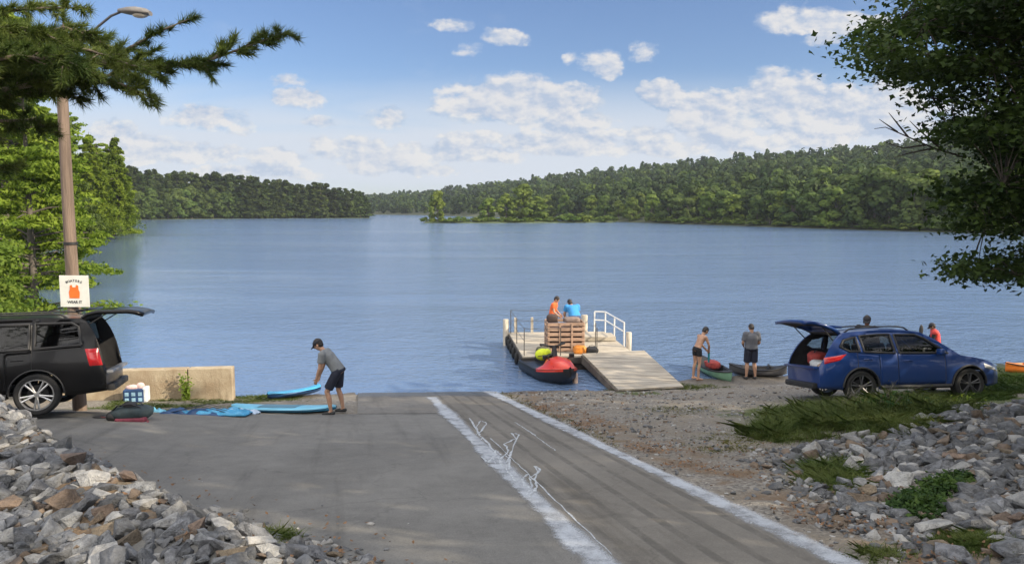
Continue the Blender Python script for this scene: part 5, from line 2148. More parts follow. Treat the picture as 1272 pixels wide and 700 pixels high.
text('BOATERS', .075, M_INK, sign, (0, -.0085, .235, .42), arc=.95)
text('WEAR IT', .085, M_INK, sign, (0, -.0085, -.245))

# ------------------------------------------------------------------ low concrete wall
def mat_wall():
    m_, G, out = base_mat('stained_concrete')
    co = G.n('ShaderNodeTexCoord').outputs['Object']
    n_ = G.noise(co, 1.6, 5.0, .65)
    ns = G.noise(G.vm('MULTIPLY', co, (6, 6, .7)), 1.0, 4.0, .6)
    nf = G.noise(co, 40, 3, .6)
    c = G.mix(G.mapr(n_, .3, .7), (.30, .23, .15), (.46, .39, .28))
    c = G.mix(G.mapr(ns, .52, .75, 0, .6), c, (.16, .12, .08))
    c = G.mix(G.mapr(nf, .5, .8, 0, .4), c, (.5, .45, .36))
    z = G.sep(co)[2]
    c = G.mix(G.mapr(G.m('ADD', z, G.m('MULTIPLY', n_, .3)), .40, .12, 0, .6), c, (.16, .15, .08))
    principled(G, out, c, .92, normal=bump(G, G.m('ADD', nf, n_), .015), spec=.25)
    return m_


M_WALL = mat_wall()
wdir = math.atan2(.12, .95)
wr_ = at(289.5, 489, 20.55)
for px0, px1, lab in ((237.5, 290, 'shorter right end block of the low tan concrete wall by the water'), (60, 237, 'long left block of the low tan concrete wall behind the black vehicle')):
    a, b = at(px0, 480, 20.5), at(px1, 480, 20.5)
    L_ = (b.x - a.x) / math.cos(wdir)
    c = Vector(((a.x + b.x) / 2, 20.55 + ((a.x + b.x) / 2 - wr_.x) * math.tan(wdir), 0))
    top = at(262, 455.5, 20.5).z
    z0 = zl(c.x, c.y) - .5
    m = MB()
    m.box((0, 0, (top - z0) / 2), (L_ - .015, .32, top - z0), None, .025, 2)
    o = m.build('concrete_wall', M_WALL)
    o.location = (c.x, c.y, z0)
    o.rotation_euler = (0, 0, wdir)
    tag(o, lab, 'wall')
c = at(232, 488, 20.12)
t = thing('wall_plant', 'bright green weed growing up the joint between the two wall blocks', 'plant', (c.x, c.y, zl(c.x, c.y) - .03))
rng = np.random.default_rng(5)
st = MB()
C_, N_ = [], []
for k in range(22):
    e = Vector((rng.normal(0, .10), rng.normal(-.03, .05), rng.uniform(.25, .75)))
    st.tube([(rng.normal(0, .05), rng.normal(0, .04), 0), e * .5 + Vector((0, 0, .03)), e], [.006, .005, .002], 4)
    for q in range(13):
        C_.append(tuple(e * rng.uniform(.15, 1.05) + Vector(rng.normal(0, .035, 3))))
        N_.append((rng.normal(0, .5), -.8 + rng.normal(0, .4), .8))
st.build('stem', M_LIME, t)
P_ = leaf_quads(np.array(C_), np.array(N_), .075, .6, .3)
link('foliage', np_mesh('foliage', P_, quads(len(P_)), M_LIME), t)

# blue and white cooler bag by the wall
c = at(168, 491, 19.75)
t = thing('cooler_bag', 'blue and white checked cooler bag standing by the concrete wall', 'bag', (c.x, c.y, zl(c.x, c.y) - .02), .2)
t.scale = (1.12, 1.12, 1.12)
m = MB()
m.box((0, 0, .17), (.46, .3, .34), None, .04, 3)
b = m.build('body', pmat('cooler_navy', (.015, .05, .14), .7, .2, 8), t, smooth=50)
m = MB()
for k in range(3):
    for r_ in range(2):
        m.box((-.145 + .145 * k, -.152, .10 + .13 * r_), (.085, .008, .085), None, .003)
m.build('check', pmat('cooler_pale_blue', (.30, .50, .66), .6), t)
m = MB()
m.box((.24, 0, .19), (.12, .28, .36), None, .05, 3)
m.build('side_pocket', pmat('cooler_white', (.66, .70, .72), .6), t, smooth=50)
m = MB()
m.ball((-.05, 0, .36), (.16, .10, .07), 12, 8)
m.ball((.12, .02, .37), (.10, .09, .10), 12, 8)
m.build('towel', pmat('pale_pink_towel', (.62, .45, .42), .9), t, smooth=60)

# ------------------------------------------------------------------ boards, gear on the ground
M_BOARD = pmat('blue_board', (.055, .30, .52), .35, .12, 3)
M_BOARD2 = pmat('pale_blue_board', (.16, .46, .62), .35, .12, 3)
M_NAVY = pmat('navy_board_edge', (.012, .05, .14), .45, .2, 6)
M_PAD = pmat('grey_deck_pad', (.10, .22, .30), .8, .15, 30)


def make_board(name, label, cat, loc, rz, L_, W_, T_, rock=.10, tilt=(0, 0), mats=(M_BOARD, M_NAVY), pad=True):
    root = thing(name, label, cat, loc, rz)
    root.rotation_euler = (tilt[0], tilt[1], rz)

    def hw(u):
        return W_ / 2 * max(0.02, (1 - abs(2 * u - 1) ** 2.6)) ** .62
    N_ = 28

    def ring(u, z_in, lift):
        x = (u - .5) * L_
        zc = rock * abs(2 * u - 1) ** 3 + T_ / 2
        return x, hw(u), zc
    top, edge = MB(), MB()
    rt, re = [], []
    for i in range(N_ + 1):
        u = i / N_
        x, h, zc = ring(u, 0, 0)
        k = min(1, h / (T_ * .5))
        rt.append([(x, h * math.cos(a) * (1 if abs(math.cos(a)) < .99 else 1), zc + T_ / 2 * math.sin(a) ** .7 * k * 1.0) for a in np.linspace(math.pi * .02, math.pi * .98, 11)])
        re.append([(x, h * math.cos(a) * 1.002, zc - T_ / 2 * k * abs(math.sin(a)) ** .7) for a in np.linspace(-math.pi * .02, math.pi * 1.02, 11)])
    top.grid(rt)
    edge.grid(re, flip=True)
    top.build('deck', mats[0], root, smooth=60)
    edge.build('hull', mats[1], root, smooth=60)
    if pad:
        pm_ = MB()
        rows = []
        for i in range(13):
            u = .30 + .36 * i / 12
            x, h, zc = ring(u, 0, 0)
            rows.append([(x, h * .72 * q, zc + T_ / 2 * (1 - .25 * q * q) + .008) for q in np.linspace(-1, 1, 7)])
        pm_.grid(rows)
        pm_.build('deck_pad', M_PAD, root)
    return root


def place_on(px0, py0, px1, py1):
    a, b = gp(px0, py0), gp(px1, py1)
    a.z, b.z = zl(a.x, a.y), zl(b.x, b.y)
    c = (a + b) / 2
    return c, math.atan2(b.y - a.y, b.x - a.x), (b - a).length, -math.asin((b.z - a.z) / (b - a).length)


c, a_, L_, tl = place_on(288, 510, 418, 512)
make_board('paddle_board', 'long pale blue paddle board lying flat at the feet of the bending man', 'paddle board', c + Vector((0, 0, .01)), a_, L_, .74, .13, .05, (R(-7), tl), (M_BOARD2, M_BOARD))
c, a_, L_, tl = place_on(334, 497, 398, 490)
make_board('inflatable_kayak', 'short bright blue inflatable boat tipped up towards the bending man', 'kayak', c + Vector((0, 0, .03)), a_, L_ * 1.02, .72, .20, .07, (R(-14), tl - .05), (M_BOARD, M_NAVY), pad=False)


def crumple(name, label, cat, pix, size, mats, seed, hgt=.16, straps=True):
    c = gp(*pix)
    t = thing(name, label, cat, (c.x, c.y, zl(c.x, c.y) - .01), 0)
    t.rotation_euler = (R(-8), 0, 0)
    nx, ny = 34, 14
    for q, mt in enumerate(mats):
        m = MB()
        rows = []
        for i in range(nx + 1):
            u = -1 + 2 * i / nx
            row = []
            for k in range(ny + 1):
                v = -1 + 2 * k / ny
                edge = max(0, 1 - max(abs(u), abs(v)) ** 4)
                z = edge * (hgt * .4 + hgt * .8 * abs(noise.noise(Vector((u * 1.6 + seed, v * 1.8, q * 3)))) + .06 * noise.noise(Vector((u * 5 + seed, v * 2, q))))
                sx_ = size[0] / 2 * (1 + .12 * noise.noise(Vector((v * 3, seed, q))))
                sy_ = size[1] / 2 * (1 + .35 * noise.noise(Vector((u * 2, seed + 3, q))))
                row.append((u * sx_ + q * size[0] * .28 - size[0] * .14, v * sy_ + .03 * q, max(0.006, z) + .012 * q))
            rows.append(row)
        m.grid(rows, flip=True)
        o = m.build('fold', mt, t, smooth=70)
        md = o.modifiers.new('thickness', 'SOLIDIFY')
        md.thickness = .02
    if straps:
        m = MB()
        for k in range(3):
            y = -.2 + .2 * k
            m.tube([(-size[0] * .5, y, .04), (0, y + .04, hgt + .03), (size[0] * .45, y - .03, .05)], .016, 5, flat=.4)
        m.build('strap', M_BLACKPL, t)
    return t


crumple('folded_inflatable', 'blue and navy deflated craft folded on the asphalt left of the paddle board', 'inflatable', (252, 514), (1.55, .62), (M_NAVY, M_BOARD), 2.2, .17)
crumple('folded_cover', 'pale blue and white folded cover lying where the paddle board begins', 'cover', (290, 513), (.85, .40), (M_BOARD, pmat('pale_cover', (.45, .55, .68), .6, .2, 5)), 5.1, .13, False)
crumple('blue_towel', 'small light blue cloth beside the black backpack', 'cloth', (192, 511), (.62, .34), (M_BOARD2,), 8.3, .10, False)

c = gp(163, 521)
t = thing('backpack', 'black backpack with dark red trim lying on the asphalt', 'backpack', (c.x, c.y, zl(c.x, c.y) - .01), .05)
t.scale = (1.1, 1.1, 1.0)
bm = bmesh.new()
bmesh.ops.create_icosphere(bm, subdivisions=3, radius=1)
for v in bm.verts:
    q = v.co
    f = 1 + .12 * noise.noise(q * 2.2)
    v.co = Vector((math.copysign(abs(q.x) ** .7, q.x) * .36 * f, math.copysign(abs(q.y) ** .7, q.y) * .24 * f, .15 + max(-1, math.copysign(abs(q.z) ** .7, q.z)) * .15 * f * (1 - .35 * q.x * (q.x < 0) * -1)))
me = bpy.data.meshes.new('body')
bm.to_mesh(me)
bm.free()
me.materials.append(pmat('black_nylon', (.02, .035, .04), .7, .3, 12))
me.polygons.foreach_set('use_smooth', np.ones(len(me.polygons), dtype=bool))
link('body', me, t)
m = MB()
m.box((.08, -.19, .06), (.52, .16, .10), None, .04, 3)
m.build('pocket', pmat('maroon_nylon', (.17, .025, .045), .7, .25, 10), t, smooth=50)
m = MB()
m.tube([(-.05, -.25, .04), (.05, -.42, .015), (.28, -.48, .015), (.42, -.36, .015), (.38, -.2, .05)], .018, 6, flat=.5)
m.build('strap', pmat('maroon_strap', (.16, .03, .04), .7), t, smooth=50)
c0, c1 = gp(124, 519), gp(178, 524)
m = MB()
m.tube([(0, 0, .025), c1 - c0 + Vector((0, 0, .02))], .014, 8)
t2 = MB()
t2.tube([(-.30, -.1, .2), (-.16, -.14, .33), (.05, -.12, .36), (.22, -.1, .28)], .022, 6, flat=.5)
t2.tube([(-.28, .1, .2), (-.1, .06, .35), (.15, .05, .34), (.3, .06, .2)], .022, 6, flat=.5)
t2.ball((.0, -.02, .30), (.13, .10, .07), 12, 8)
t2.ball((-.24, -.12, .12), (.14, .12, .11), 12, 8)
t2.build('top_pouch', M_BLACKPL, t, smooth=60)
t = thing('paddle', 'dark red paddle shaft lying in front of the black backpack', 'paddle', (c0.x, c0.y, zl(c0.x, c0.y)))
m.build('shaft', pmat('maroon_shaft', (.13, .03, .03), .5), t, smooth=50)
m = MB()
m.ball((-.02, 0, .025), (.13, .06, .015), 12, 6)
m.build('blade', M_BLACKPL, t, smooth=50)

# ------------------------------------------------------------------ dock
M_PILE = pmat('cream_pile', (.46, .41, .33), .8, .35, 4, .01, stretch=(2, 2, .4))
M_PLANK = pmat('cream_planks', (.42, .375, .30), .85, .32, 2.0, .01, stretch=(1, 9, 1))
M_DARKW = pmat('dark_wet_timber', (.05, .042, .035), .8, .35, 4, .02)
M_WHITE = pmat('white_rail_paint', (.72, .71, .67), .45, .08, 6)
M_WIRE = pmat('dark_wire', (.06, .055, .05), .6)
DA = R(-8)
dock_o = Vector((.35, 24.6, 0))
dx_, dy_ = Vector((math.cos(DA), math.sin(DA) * 0, 0)), None
ux, uy = Vector((1, .06, 0)).normalized(), Vector((-.10, 1, 0)).normalized()
DZ = .48
DW, DL = 3.75, 4.9
dock = thing('dock', 'cream timber dock on piles with a rail, standing in the shallows', 'dock', (dock_o.x, dock_o.y, 0))


def dk(u, v, z):
    return ux * u + uy * v + Vector((0, 0, z))


m = MB()
npl = 30
for k in range(npl):
    v0, v1 = DL * k / npl, DL * (k + 1) / npl - .012
    dz = random.uniform(-.004, .004)
    a = [dk(0, v0, DZ + dz), dk(DW, v0, DZ + dz), dk(DW, v1, DZ + dz), dk(0, v1, DZ + dz)]
    b = [p - Vector((0, 0, .045)) for p in a]
    m.add(a + b, [(0, 1, 2, 3), (7, 6, 5, 4), (0, 4, 5, 1), (1, 5, 6, 2), (2, 6, 7, 3), (3, 7, 4, 0)])
m.build('deck', M_PLANK, dock)
m = MB()
for (u0, v0, u1, v1) in ((0, 0, DW, 0), (0, DL, DW, DL), (0, 0, 0, DL), (DW, 0, DW, DL), (DW / 2, 0, DW / 2, DL)):
    a, b = dk(u0, v0, DZ - .15), dk(u1, v1, DZ - .15)
    d = (b - a)
    m.box((a + b) / 2, (d.length, .09, .2), Matrix.Rotation(math.atan2(d.y, d.x), 4, 'Z'), .01)
for v in np.linspace(.4, DL - .4, 4):
    m.box(dk(DW / 2, v, .10), (DW - .2, .7, .34), Matrix.Rotation(math.atan2(ux.y, ux.x), 4, 'Z'), .08)
m.build('frame', M_DARKW, dock)
for u, v, top, r in ((-.12, DL - .2, 1.0, .115), (DW * .80, DL + .1, 1.10, .125), (DW + .12, 1.5, .98, .10), (.05, .9, .40, .09)):
    m = MB()
    p = dk(u, v, 0)
    gz = zl(dock_o.x + p.x, dock_o.y + p.y)
    m.tube([p + Vector((0, 0, gz - .3)), p + Vector((0, 0, top)), p + Vector((0, 0, top + .02))], [r, r, r * .85], 14)
    m.build('pile', M_PILE, dock, smooth=50)
m = MB()
for v in (1.0, 2.0, 2.9, 3.7, 4.4):      # tyre fenders along the left side
    p = dk(-.10, v, .22)
    T = Matrix.Translation(p) @ Matrix.Rotation(R(90), 4, 'Y')
    m.lathe([(.13 + .07 * math.cos(a), .07 * math.sin(a)) for a in np.linspace(0, 2 * math.pi, 9)], 20, T)
    m.build('fender', M_TYRE, dock, smooth=60)
    m = MB()
posts = [(.06, .1), (.06, 2.4), (.06, 4.6), (1.25, .06), (2.45, .06), (2.62, 1.1), (1.9, 4.75)]
for u, v in posts:
    m = MB()
    m.tube([dk(u, v, DZ), dk(u, v, DZ + .92)], .017, 6)
    m.build('stanchion', M_WIRE, dock)
for (a, b) in ((0, 1), (1, 2), (0, 3), (2, 6)):
    for z in (.50, .90):
        m = MB()
        m.tube([dk(*posts[a], DZ + z), dk((posts[a][0] + posts[b][0]) / 2, (posts[a][1] + posts[b][1]) / 2, DZ + z - .03), dk(*posts[b], DZ + z)], .008, 5)
        m.build('wire', M_WIRE, dock)
m = MB()
for u, v in ((.25, 4.7), (.9, 4.75)):
    m.box(dk(u, v, DZ + .3), (.10, .10, .6), None, .01)
m.build('cleat_post', M_PILE, dock)
m = MB()
hr = [(DW * .90, DL + .0), (DW + .03, DL - .1), (DW + .08, 2.0)]
for u, v in hr + [(DW + .06, 3.4)]:
    m.tube([dk(u, v, DZ - .1), dk(u, v, DZ + .78)], .028, 8)
for z in (.45, .78):
    m.tube([dk(u, v, DZ + z) for u, v in hr], .026, 8)
m.build('handrail', M_WHITE, dock, smooth=50)
# cream skirting board standing along the right half of the deck edge
m = MB()
m.box(dk(DW - .75, DL * .62, DZ + .10), (1.4, .9, .16), Matrix.Rotation(math.atan2(ux.y, ux.x), 4, 'Z'), .02)
m.build('bench', M_PLANK, dock)

# gangway from the shore up to the dock
ga, gb = at(768, 481, 21.35), at(849, 476, 21.75)
gc, gd = at(723, 443, 24.75), at(800, 441, 25.3)
gz0, gz1 = zl((ga.x + gb.x) / 2, (ga.y + gb.y) / 2) + .10, DZ + .075
gang = thing('gangway', 'wide flat gangway ramp leading from the shore up to the dock', 'gangway', (0, 0, 0))
gang.location = (ga.x, ga.y, gz0 - .1)
g0 = Vector(gang.location)
top = [Vector((ga.x, ga.y, gz0)), Vector((gb.x, gb.y, gz0)), Vector((gd.x, gd.y, gz1)), Vector((gc.x, gc.y, gz1))]
m = MB()
n = 22
rows = []
for k in range(n + 1):
    t = k / n
    a, b = top[0].lerp(top[3], t) - g0, top[1].lerp(top[2], t) - g0
    rows.append((a, b))
for k in range(n):
    a, b, c_, d_ = rows[k][0], rows[k][1], rows[k][1].lerp(rows[k + 1][1], .95), rows[k][0].lerp(rows[k + 1][0], .95)
    q = [a, b, c_, d_]
    lo_ = [p - Vector((0, 0, .05)) for p in q]
    m.add(q + lo_, [(0, 1, 2, 3), (7, 6, 5, 4), (0, 4, 5, 1), (1, 5, 6, 2), (2, 6, 7, 3), (3, 7, 4, 0)])
m.build('deck', pmat('grey_cream_planks', (.33, .295, .24), .85, .35, 1.5, .01, stretch=(.6, 5, 1)), gang)
m = MB()
for e in (0, 1):
    a, b = rows[0][e], rows[n][e]
    a2, b2 = a - Vector((0, 0, .06)), b - Vector((0, 0, .06))
    off = (rows[0][1] - rows[0][0]).normalized() * (.04 if e else -.04)
    dn = Vector((0, 0, -.26))
    q = [a2, b2, b2 + dn, a2 + dn * .7, a2 + off, b2 + off, b2 + dn + off, a2 + dn * .7 + off]
    m.add(q, [(0, 1, 2, 3), (7, 6, 5, 4), (0, 4, 5, 1), (1, 5, 6, 2), (2, 6, 7, 3), (3, 7, 4, 0)])
m.build('side_beam', pmat('side_timber', (.12, .10, .08), .85, .3, 4), gang)

# slatted crate on the dock with gear on it
M_CRATE = pmat('brown_slats', (.36, .24, .17), .85, .3, 3, .01, stretch=(1, 1, 5))
cp_ = dock_o + dk(1.55, 1.15, DZ)
t = thing('slatted_crate', 'large brown slatted bin standing on the dock behind the jet ski', 'crate', cp_, math.atan2(ux.y, ux.x))
cw, cd, ch = 1.22, .95, .98
m = MB()
for k in range(6):
    z = .08 + k * (ch - .12) / 5
    for s in (-1, 1):
        m.box((0, s * cd / 2, z), (cw, .025, .11), None, .006)
        m.box((s * cw / 2, 0, z), (.025, cd, .11), None, .006)
m.build('slat', M_CRATE, t)
m = MB()
for sx_ in (-1, 1):
    for sy_ in (-1, 1):
        m.box((sx_ * (cw / 2 - .02), sy_ * (cd / 2 - .05), ch / 2), (.09, .07, ch), None, .01)
for x in (-.2, .2):
    m.box((x, -cd / 2 - .02, ch / 2), (.06, .03, ch), None, .006)
m.build('corner_post', M_CRATE, t)
m = MB()
m.box((0, 0, .06), (cw - .06, cd - .06, .05))
m.box((0, 0, ch * .45), (cw - .12, cd - .12, ch * .7), None, .08)
m.build('liner', pmat('dark_liner', (.10, .065, .055), .9, .3, 5), t)
soft_bag('dark_bag', 'dark bundle sitting on the left corner of the slatted bin', 'bag', cp_ + Vector((-.42, -.1, ch - .02)), (.38, .35, .30), pmat('dark_brown_fabric', (.06, .04, .035), .9), 0, False, 4)
soft_bag('dry_bag', 'grey brown bundle on the right top of the slatted bin', 'bag', cp_ + Vector((.25, .05, ch - .03)), (.6, .5, .18), pmat('brown_grey_fabric', (.20, .15, .13), .9), 0, False, 6)
soft_bag('orange_dry_bag', 'orange dry bag in front of the slatted bin', 'bag', dock_o + dk(1.95, .40, DZ), (.42, .3, .3), pmat('orange_vinyl', (.62, .22, .03), .5, .2, 5), 0, False, 7)
soft_bag('black_gear_bag', 'black gear bag at the near edge of the dock', 'bag', dock_o + dk(2.35, .35, DZ), (.4, .3, .26), M_BLACKPL, 0, True, 8)
soft_bag('olive_gear_bag', 'olive gear bag on the left near edge of the dock', 'bag', dock_o + dk(.75, .5, DZ), (.5, .4, .24), pmat('olive_fabric', (.10, .10, .06), .9), 0, True, 9)

# ------------------------------------------------------------------ jet ski
M_JRED = pmat('red_gelcoat', (.62, .045, .02), .3, .1, 5, coat=.4)
M_JBLK = pmat('black_hull', (.015, .015, .017), .35, .2, 6)
jl = at(686, 468, 23.55)
js = thing('jet_ski', 'red and black jet ski moored bow first at the shore beside the dock', 'jet ski', (jl.x, jl.y, -.02), R(-70))
JL, JW = 2.7, 1.26


def jh(u):      # half width along the hull, u 0 stern .. 1 bow
    return JW / 2 * (1 - max(0, (u - .45) / .55) ** 2.4) ** .75 if u < 1 else .03


hull, deck = MB(), MB()
rh, rd = [], []
for i in range(25):
    u = i / 24
    x = (u - .5) * JL
    h = max(.04, jh(u))
    keel = -.16 + .50 * max(0, (u - .6) / .4) ** 2
    ch_ = .08 + .26 * max(0, (u - .5) / .5) ** 1.7
    gun = .36 + .22 * max(0, (u - .45) / .55) ** 1.4
    rh.append([(x, -h, gun), (x, -h * 1.03, gun - .06), (x, -h * .94, ch_), (x, -h * .5, (keel + ch_) / 2 - .03), (x, 0, keel), (x, h * .5, (keel + ch_) / 2 - .03), (x, h * .94, ch_), (x, h * 1.03, gun - .06), (x, h, gun)])
    dh = float(np.interp(u, [0, .18, .3, .45, .56, .66, .85, 1], [.02, .06, .06, .14, .36, .38, .26, .06]))
    cwid = float(np.interp(u, [0, .3, .5, .6, .8, 1], [.9, .45, .6, 1.0, 1.1, 1.1]))
    rd.append([(x, h, gun + .004), (x, h * .86, gun + .03), (x, h * .72 * cwid, gun + .02 + dh * .25), (x, h * .5 * cwid, gun + dh * .8), (x, 0, gun + dh), (x, -h * .5 * cwid, gun + dh * .8), (x, -h * .72 * cwid, gun + .02 + dh * .25), (x, -h * .86, gun + .03), (x, -h, gun + .004)])
hull.grid(rh, flip=True)
hull.add(rh[0], [tuple(range(9))])
hull.add(rh[-1], [tuple(reversed(range(9)))])
hull.build('hull', M_JBLK, js, smooth=50)
deck.grid(rd[:14], flip=True)
deck.add(rd[0], [tuple(reversed(range(9)))])
deck.build('deck', M_JBLK, js, smooth=50)
m = MB()
m.grid(rd[13:], flip=True)
m.build('hood', M_JRED, js, smooth=50)
m = MB()
rows = []
for i in range(13):
    u = .12 + .40 * i / 12
    x = (u - .5) * JL
    b = .40 + .02 * i / 12
    h_ = .26 + .10 * math.sin(i / 12 * 2.2)
    rows.append([(x, s * .19 * k, b + h_ * q) for s, k, q in ((1, 1, 0), (1, .9, .75), (1, .55, 1), (0, 0, 1.04), (-1, .55, 1), (-1, .9, .75), (-1, 1, 0))])
m.grid(rows, flip=False)
m.add(rows[0], [tuple(range(7))])
m.add(rows[-1], [tuple(reversed(range(7)))])
m.build('seat', M_JBLK, js, smooth=50)
m = MB()
m.tube([(.22, 0, .65), (.12, 0, 1.04)], [.09, .07], 10)
m.tube([(.02, -.40, 1.10), (.10, -.2, 1.07), (.12, 0, 1.05), (.10, .2, 1.07), (.02, .40, 1.10)], .026, 8)
for s in (-1, 1):
    m.tube([(.02, s * .25, 1.09), (.0, s * .42, 1.11)], .036, 8)
m.build('handlebar', M_BLACKPL, js, smooth=50)
for s in (-1, 1):
    m = MB()
    m.box((.48, s * .44, .80), (.10, .16, .13), None, .04, 3)
    m.tube([(.5, s * .30, .72), (.48, s * .42, .78)], .02, 6)
    m.build('mirror', M_JBLK, js, smooth=50)
m = MB()
for s in (-1, 1):
    rows = []
    for i in range(14, 24):
        u = i / 24
        x = (u - .5) * JL
        h = max(.04, jh(u)) * 1.035
        gun = .36 + .22 * max(0, (u - .45) / .55) ** 1.4
        rows.append([(x, s * (h + .004), gun - .07), (x, s * (h + .006), gun - .01)])
    m.grid(rows, flip=s < 0)
m.build('stripe', M_JRED, js, smooth=60)
# neon float vest on the seat
t = thing('life_vest', 'neon yellow life vest lying on the seat of the jet ski', 'life vest', js.location + Vector((-.30, .25, .60)), .3)
m = MB()
m.ball((0, 0, .12), (.24, .20, .19), 16, 10)
m.ball((.12, -.1, .16), (.14, .12, .16), 12, 8)
m.build('padding', pmat('neon_yellow', (.62, .70, .02), .6, .15, 8), t, smooth=70)
m = MB()
m.tube([(-.2, -.14, .10), (0, -.22, .14), (.2, -.16, .12)], .02, 6, flat=.5)
m.build('belt', M_BLACKPL, t)
q = at(714.5, 477, 22.9)
m = MB()
m.tube([(0, 0, -.3), (0, 0, .42), (0, 0, .44)], [.085, .08, .06], 12)
o = m.build('mooring_post', pmat('pinkish_post', (.42, .31, .25), .85, .2, 5), smooth=50)
o.location = (q.x, q.y, zl(q.x, q.y))
tag(o, 'short pinkish mooring post between the jet ski and the gangway', 'post')

# ------------------------------------------------------------------ kayaks on the right shore
def make_kayak(name, label, loc, rz, L_, W_, H_, mat, inner, cockpit=True, tilt=(0, 0), cat='kayak'):
    root = thing(name, label, cat, loc, rz)
    root.rotation_euler = (tilt[0], tilt[1], rz)
    N_ = 26
    hu, co_ = MB(), MB()
    r1, r2 = [], []
    for i in range(N_ + 1):
        u = i / N_
        x = (u - .5) * L_
        e = abs(2 * u - 1)
        h = W_ / 2 * max(.03, 1 - e ** 2.2) ** .8
        g_ = H_ * (.72 + .38 * e ** 2.5)
        kz = H_ * .30 * e ** 4
        r1.append([(x, h * math.cos(a), g_ - (g_ - kz) * max(0, math.sin(a)) ** .6) for a in np.linspace(0, math.pi, 13)])
        if cockpit:
            op = max(0, 1 - (e / .62) ** 4)
            r2.append([(x, h * .985 * q, g_ + .03 * (1 - q * q) - op * (H_ * .55) * max(0, 1 - (q / .74) ** 8)) for q in np.linspace(1, -1, 17)])
        else:
            r2.append([(x, h * .985 * q, g_ + .05 * (1 - q * q)) for q in np.linspace(1, -1, 17)])
    hu.grid(r1, flip=False)
    hu.add(r1[0], [tuple(range(13))])
    hu.add(r1[-1], [tuple(reversed(range(13)))])
    co_.grid(r2, flip=True)
    hu.build('hull', mat, root, smooth=60)
    co_.build('deck', inner, root, smooth=60)
    m = MB()
    pts = []
    for i in range(N_ + 1):
        pts.append(r1[i][0])
    m.tube(pts, .02, 6)
    m.tube([r[-1] for r in r1], .02, 6)
    m.build('gunwale', M_BLACKPL, root, smooth=60)
    m = MB()
    m.box((-.12, 0, H_ * .42), (.34, W_ * .6, .08), None, .03)
    m.box((-.32, 0, H_ * .66), (.07, W_ * .55, .30), Matrix.Rotation(R(-12), 4, 'Y'), .03)
    m.build('seat', M_BLACKPL, root, smooth=50)
    return root


M_KGRN = pmat('pale_green_plastic', (.16, .30, .19), .5, .15, 4)
M_KGRY = pmat('grey_kayak_skin', (.085, .085, .09), .55, .2, 4)
M_KORG = pmat('orange_plastic', (.75, .20, .03), .45, .12, 4)
q = gp(890, 470)
kg = make_kayak('kayak', 'pale green kayak pulled half ashore beside the woman in black shorts', (q.x + .05, q.y + .75, -.01), R(102), 2.5, .74, .36, M_KGRN, M_BLACKPL, tilt=(0, R(-3)))
soft_bag('life_vest', 'red life vest lying in the green kayak', 'life vest', (q.x, q.y + .5, .26), (.42, .55, .24), M_BAG[3], .2, False, 3)
q = gp(946, 470)
make_kayak('kayak', 'dark grey kayak lying at the water edge behind the man in the grey shirt', (q.x + .05, q.y + .55, .0), R(168), 1.75, .70, .32, M_KGRY, M_BLACKPL)
q = at(1262, 458, 23.9)
make_kayak('kayak', 'bright orange kayak at the right picture edge on the lawn by the water', (q.x + .85, q.y, zl(q.x, q.y) + .01), R(14), 2.9, .74, .34, M_KORG, pmat('orange_deck', (.70, .24, .06), .5, .12, 4))
# ------------------------------------------------------------------ people
M_SKIN = [pmat('tan_skin', (.42, .24, .155), .55, .10, 12), pmat('fair_skin', (.50, .31, .22), .55, .10, 12), pmat('brown_skin', (.26, .15, .10), .55, .10, 12)]
M_HAIR = pmat('dark_hair', (.022, .016, .012), .6, .3, 30)
M_EYE = pmat('dark_eye', (.02, .015, .012), .2)
M_LIP = pmat('lips', (.34, .13, .11), .5)


def remesh(mb, name, mats, voxel, smooth_it=4):
    me = mb.mesh('tmp', mats)
    o = link('tmp', me)
    md = o.modifiers.new('r', 'REMESH')
    md.mode = 'VOXEL'
    md.voxel_size = voxel
    md.use_smooth_shade = True
    ms = o.modifiers.new('s', 'SMOOTH')
    ms.iterations = smooth_it
    ms.factor = .5
    dg = bpy.context.evaluated_depsgraph_get()
    out = bpy.data.meshes.new_from_object(o.evaluated_get(dg))
    bpy.data.objects.remove(o)
    bpy.data.meshes.remove(me)
    out.name = name
    out.polygons.foreach_set('use_smooth', np.ones(len(out.polygons), dtype=bool))
    if not out.materials:
        for m_ in (mats if isinstance(mats, (list, tuple)) else [mats]):
            out.materials.append(m_)
    return out


def capsule(mb, a, b, r0, r1, n=14):
    a, b = Vector(a), Vector(b)
    d = b - a
    L_ = d.length
    t = d.normalized() if L_ > 1e-6 else Vector((0, 0, 1))
    pts, rad = [], []
    for k in range(5):
        q = math.pi / 2 * (1 - k / 4)
        pts.append(a - t * r0 * math.sin(q))
        rad.append(max(.0008, r0 * math.cos(q)))
    for k in range(5):
        q = math.pi / 2 * k / 4
        pts.append(b + t * r1 * math.sin(q))
        rad.append(max(.0008, r1 * math.cos(q)))
    mb.tube(pts, rad, n)


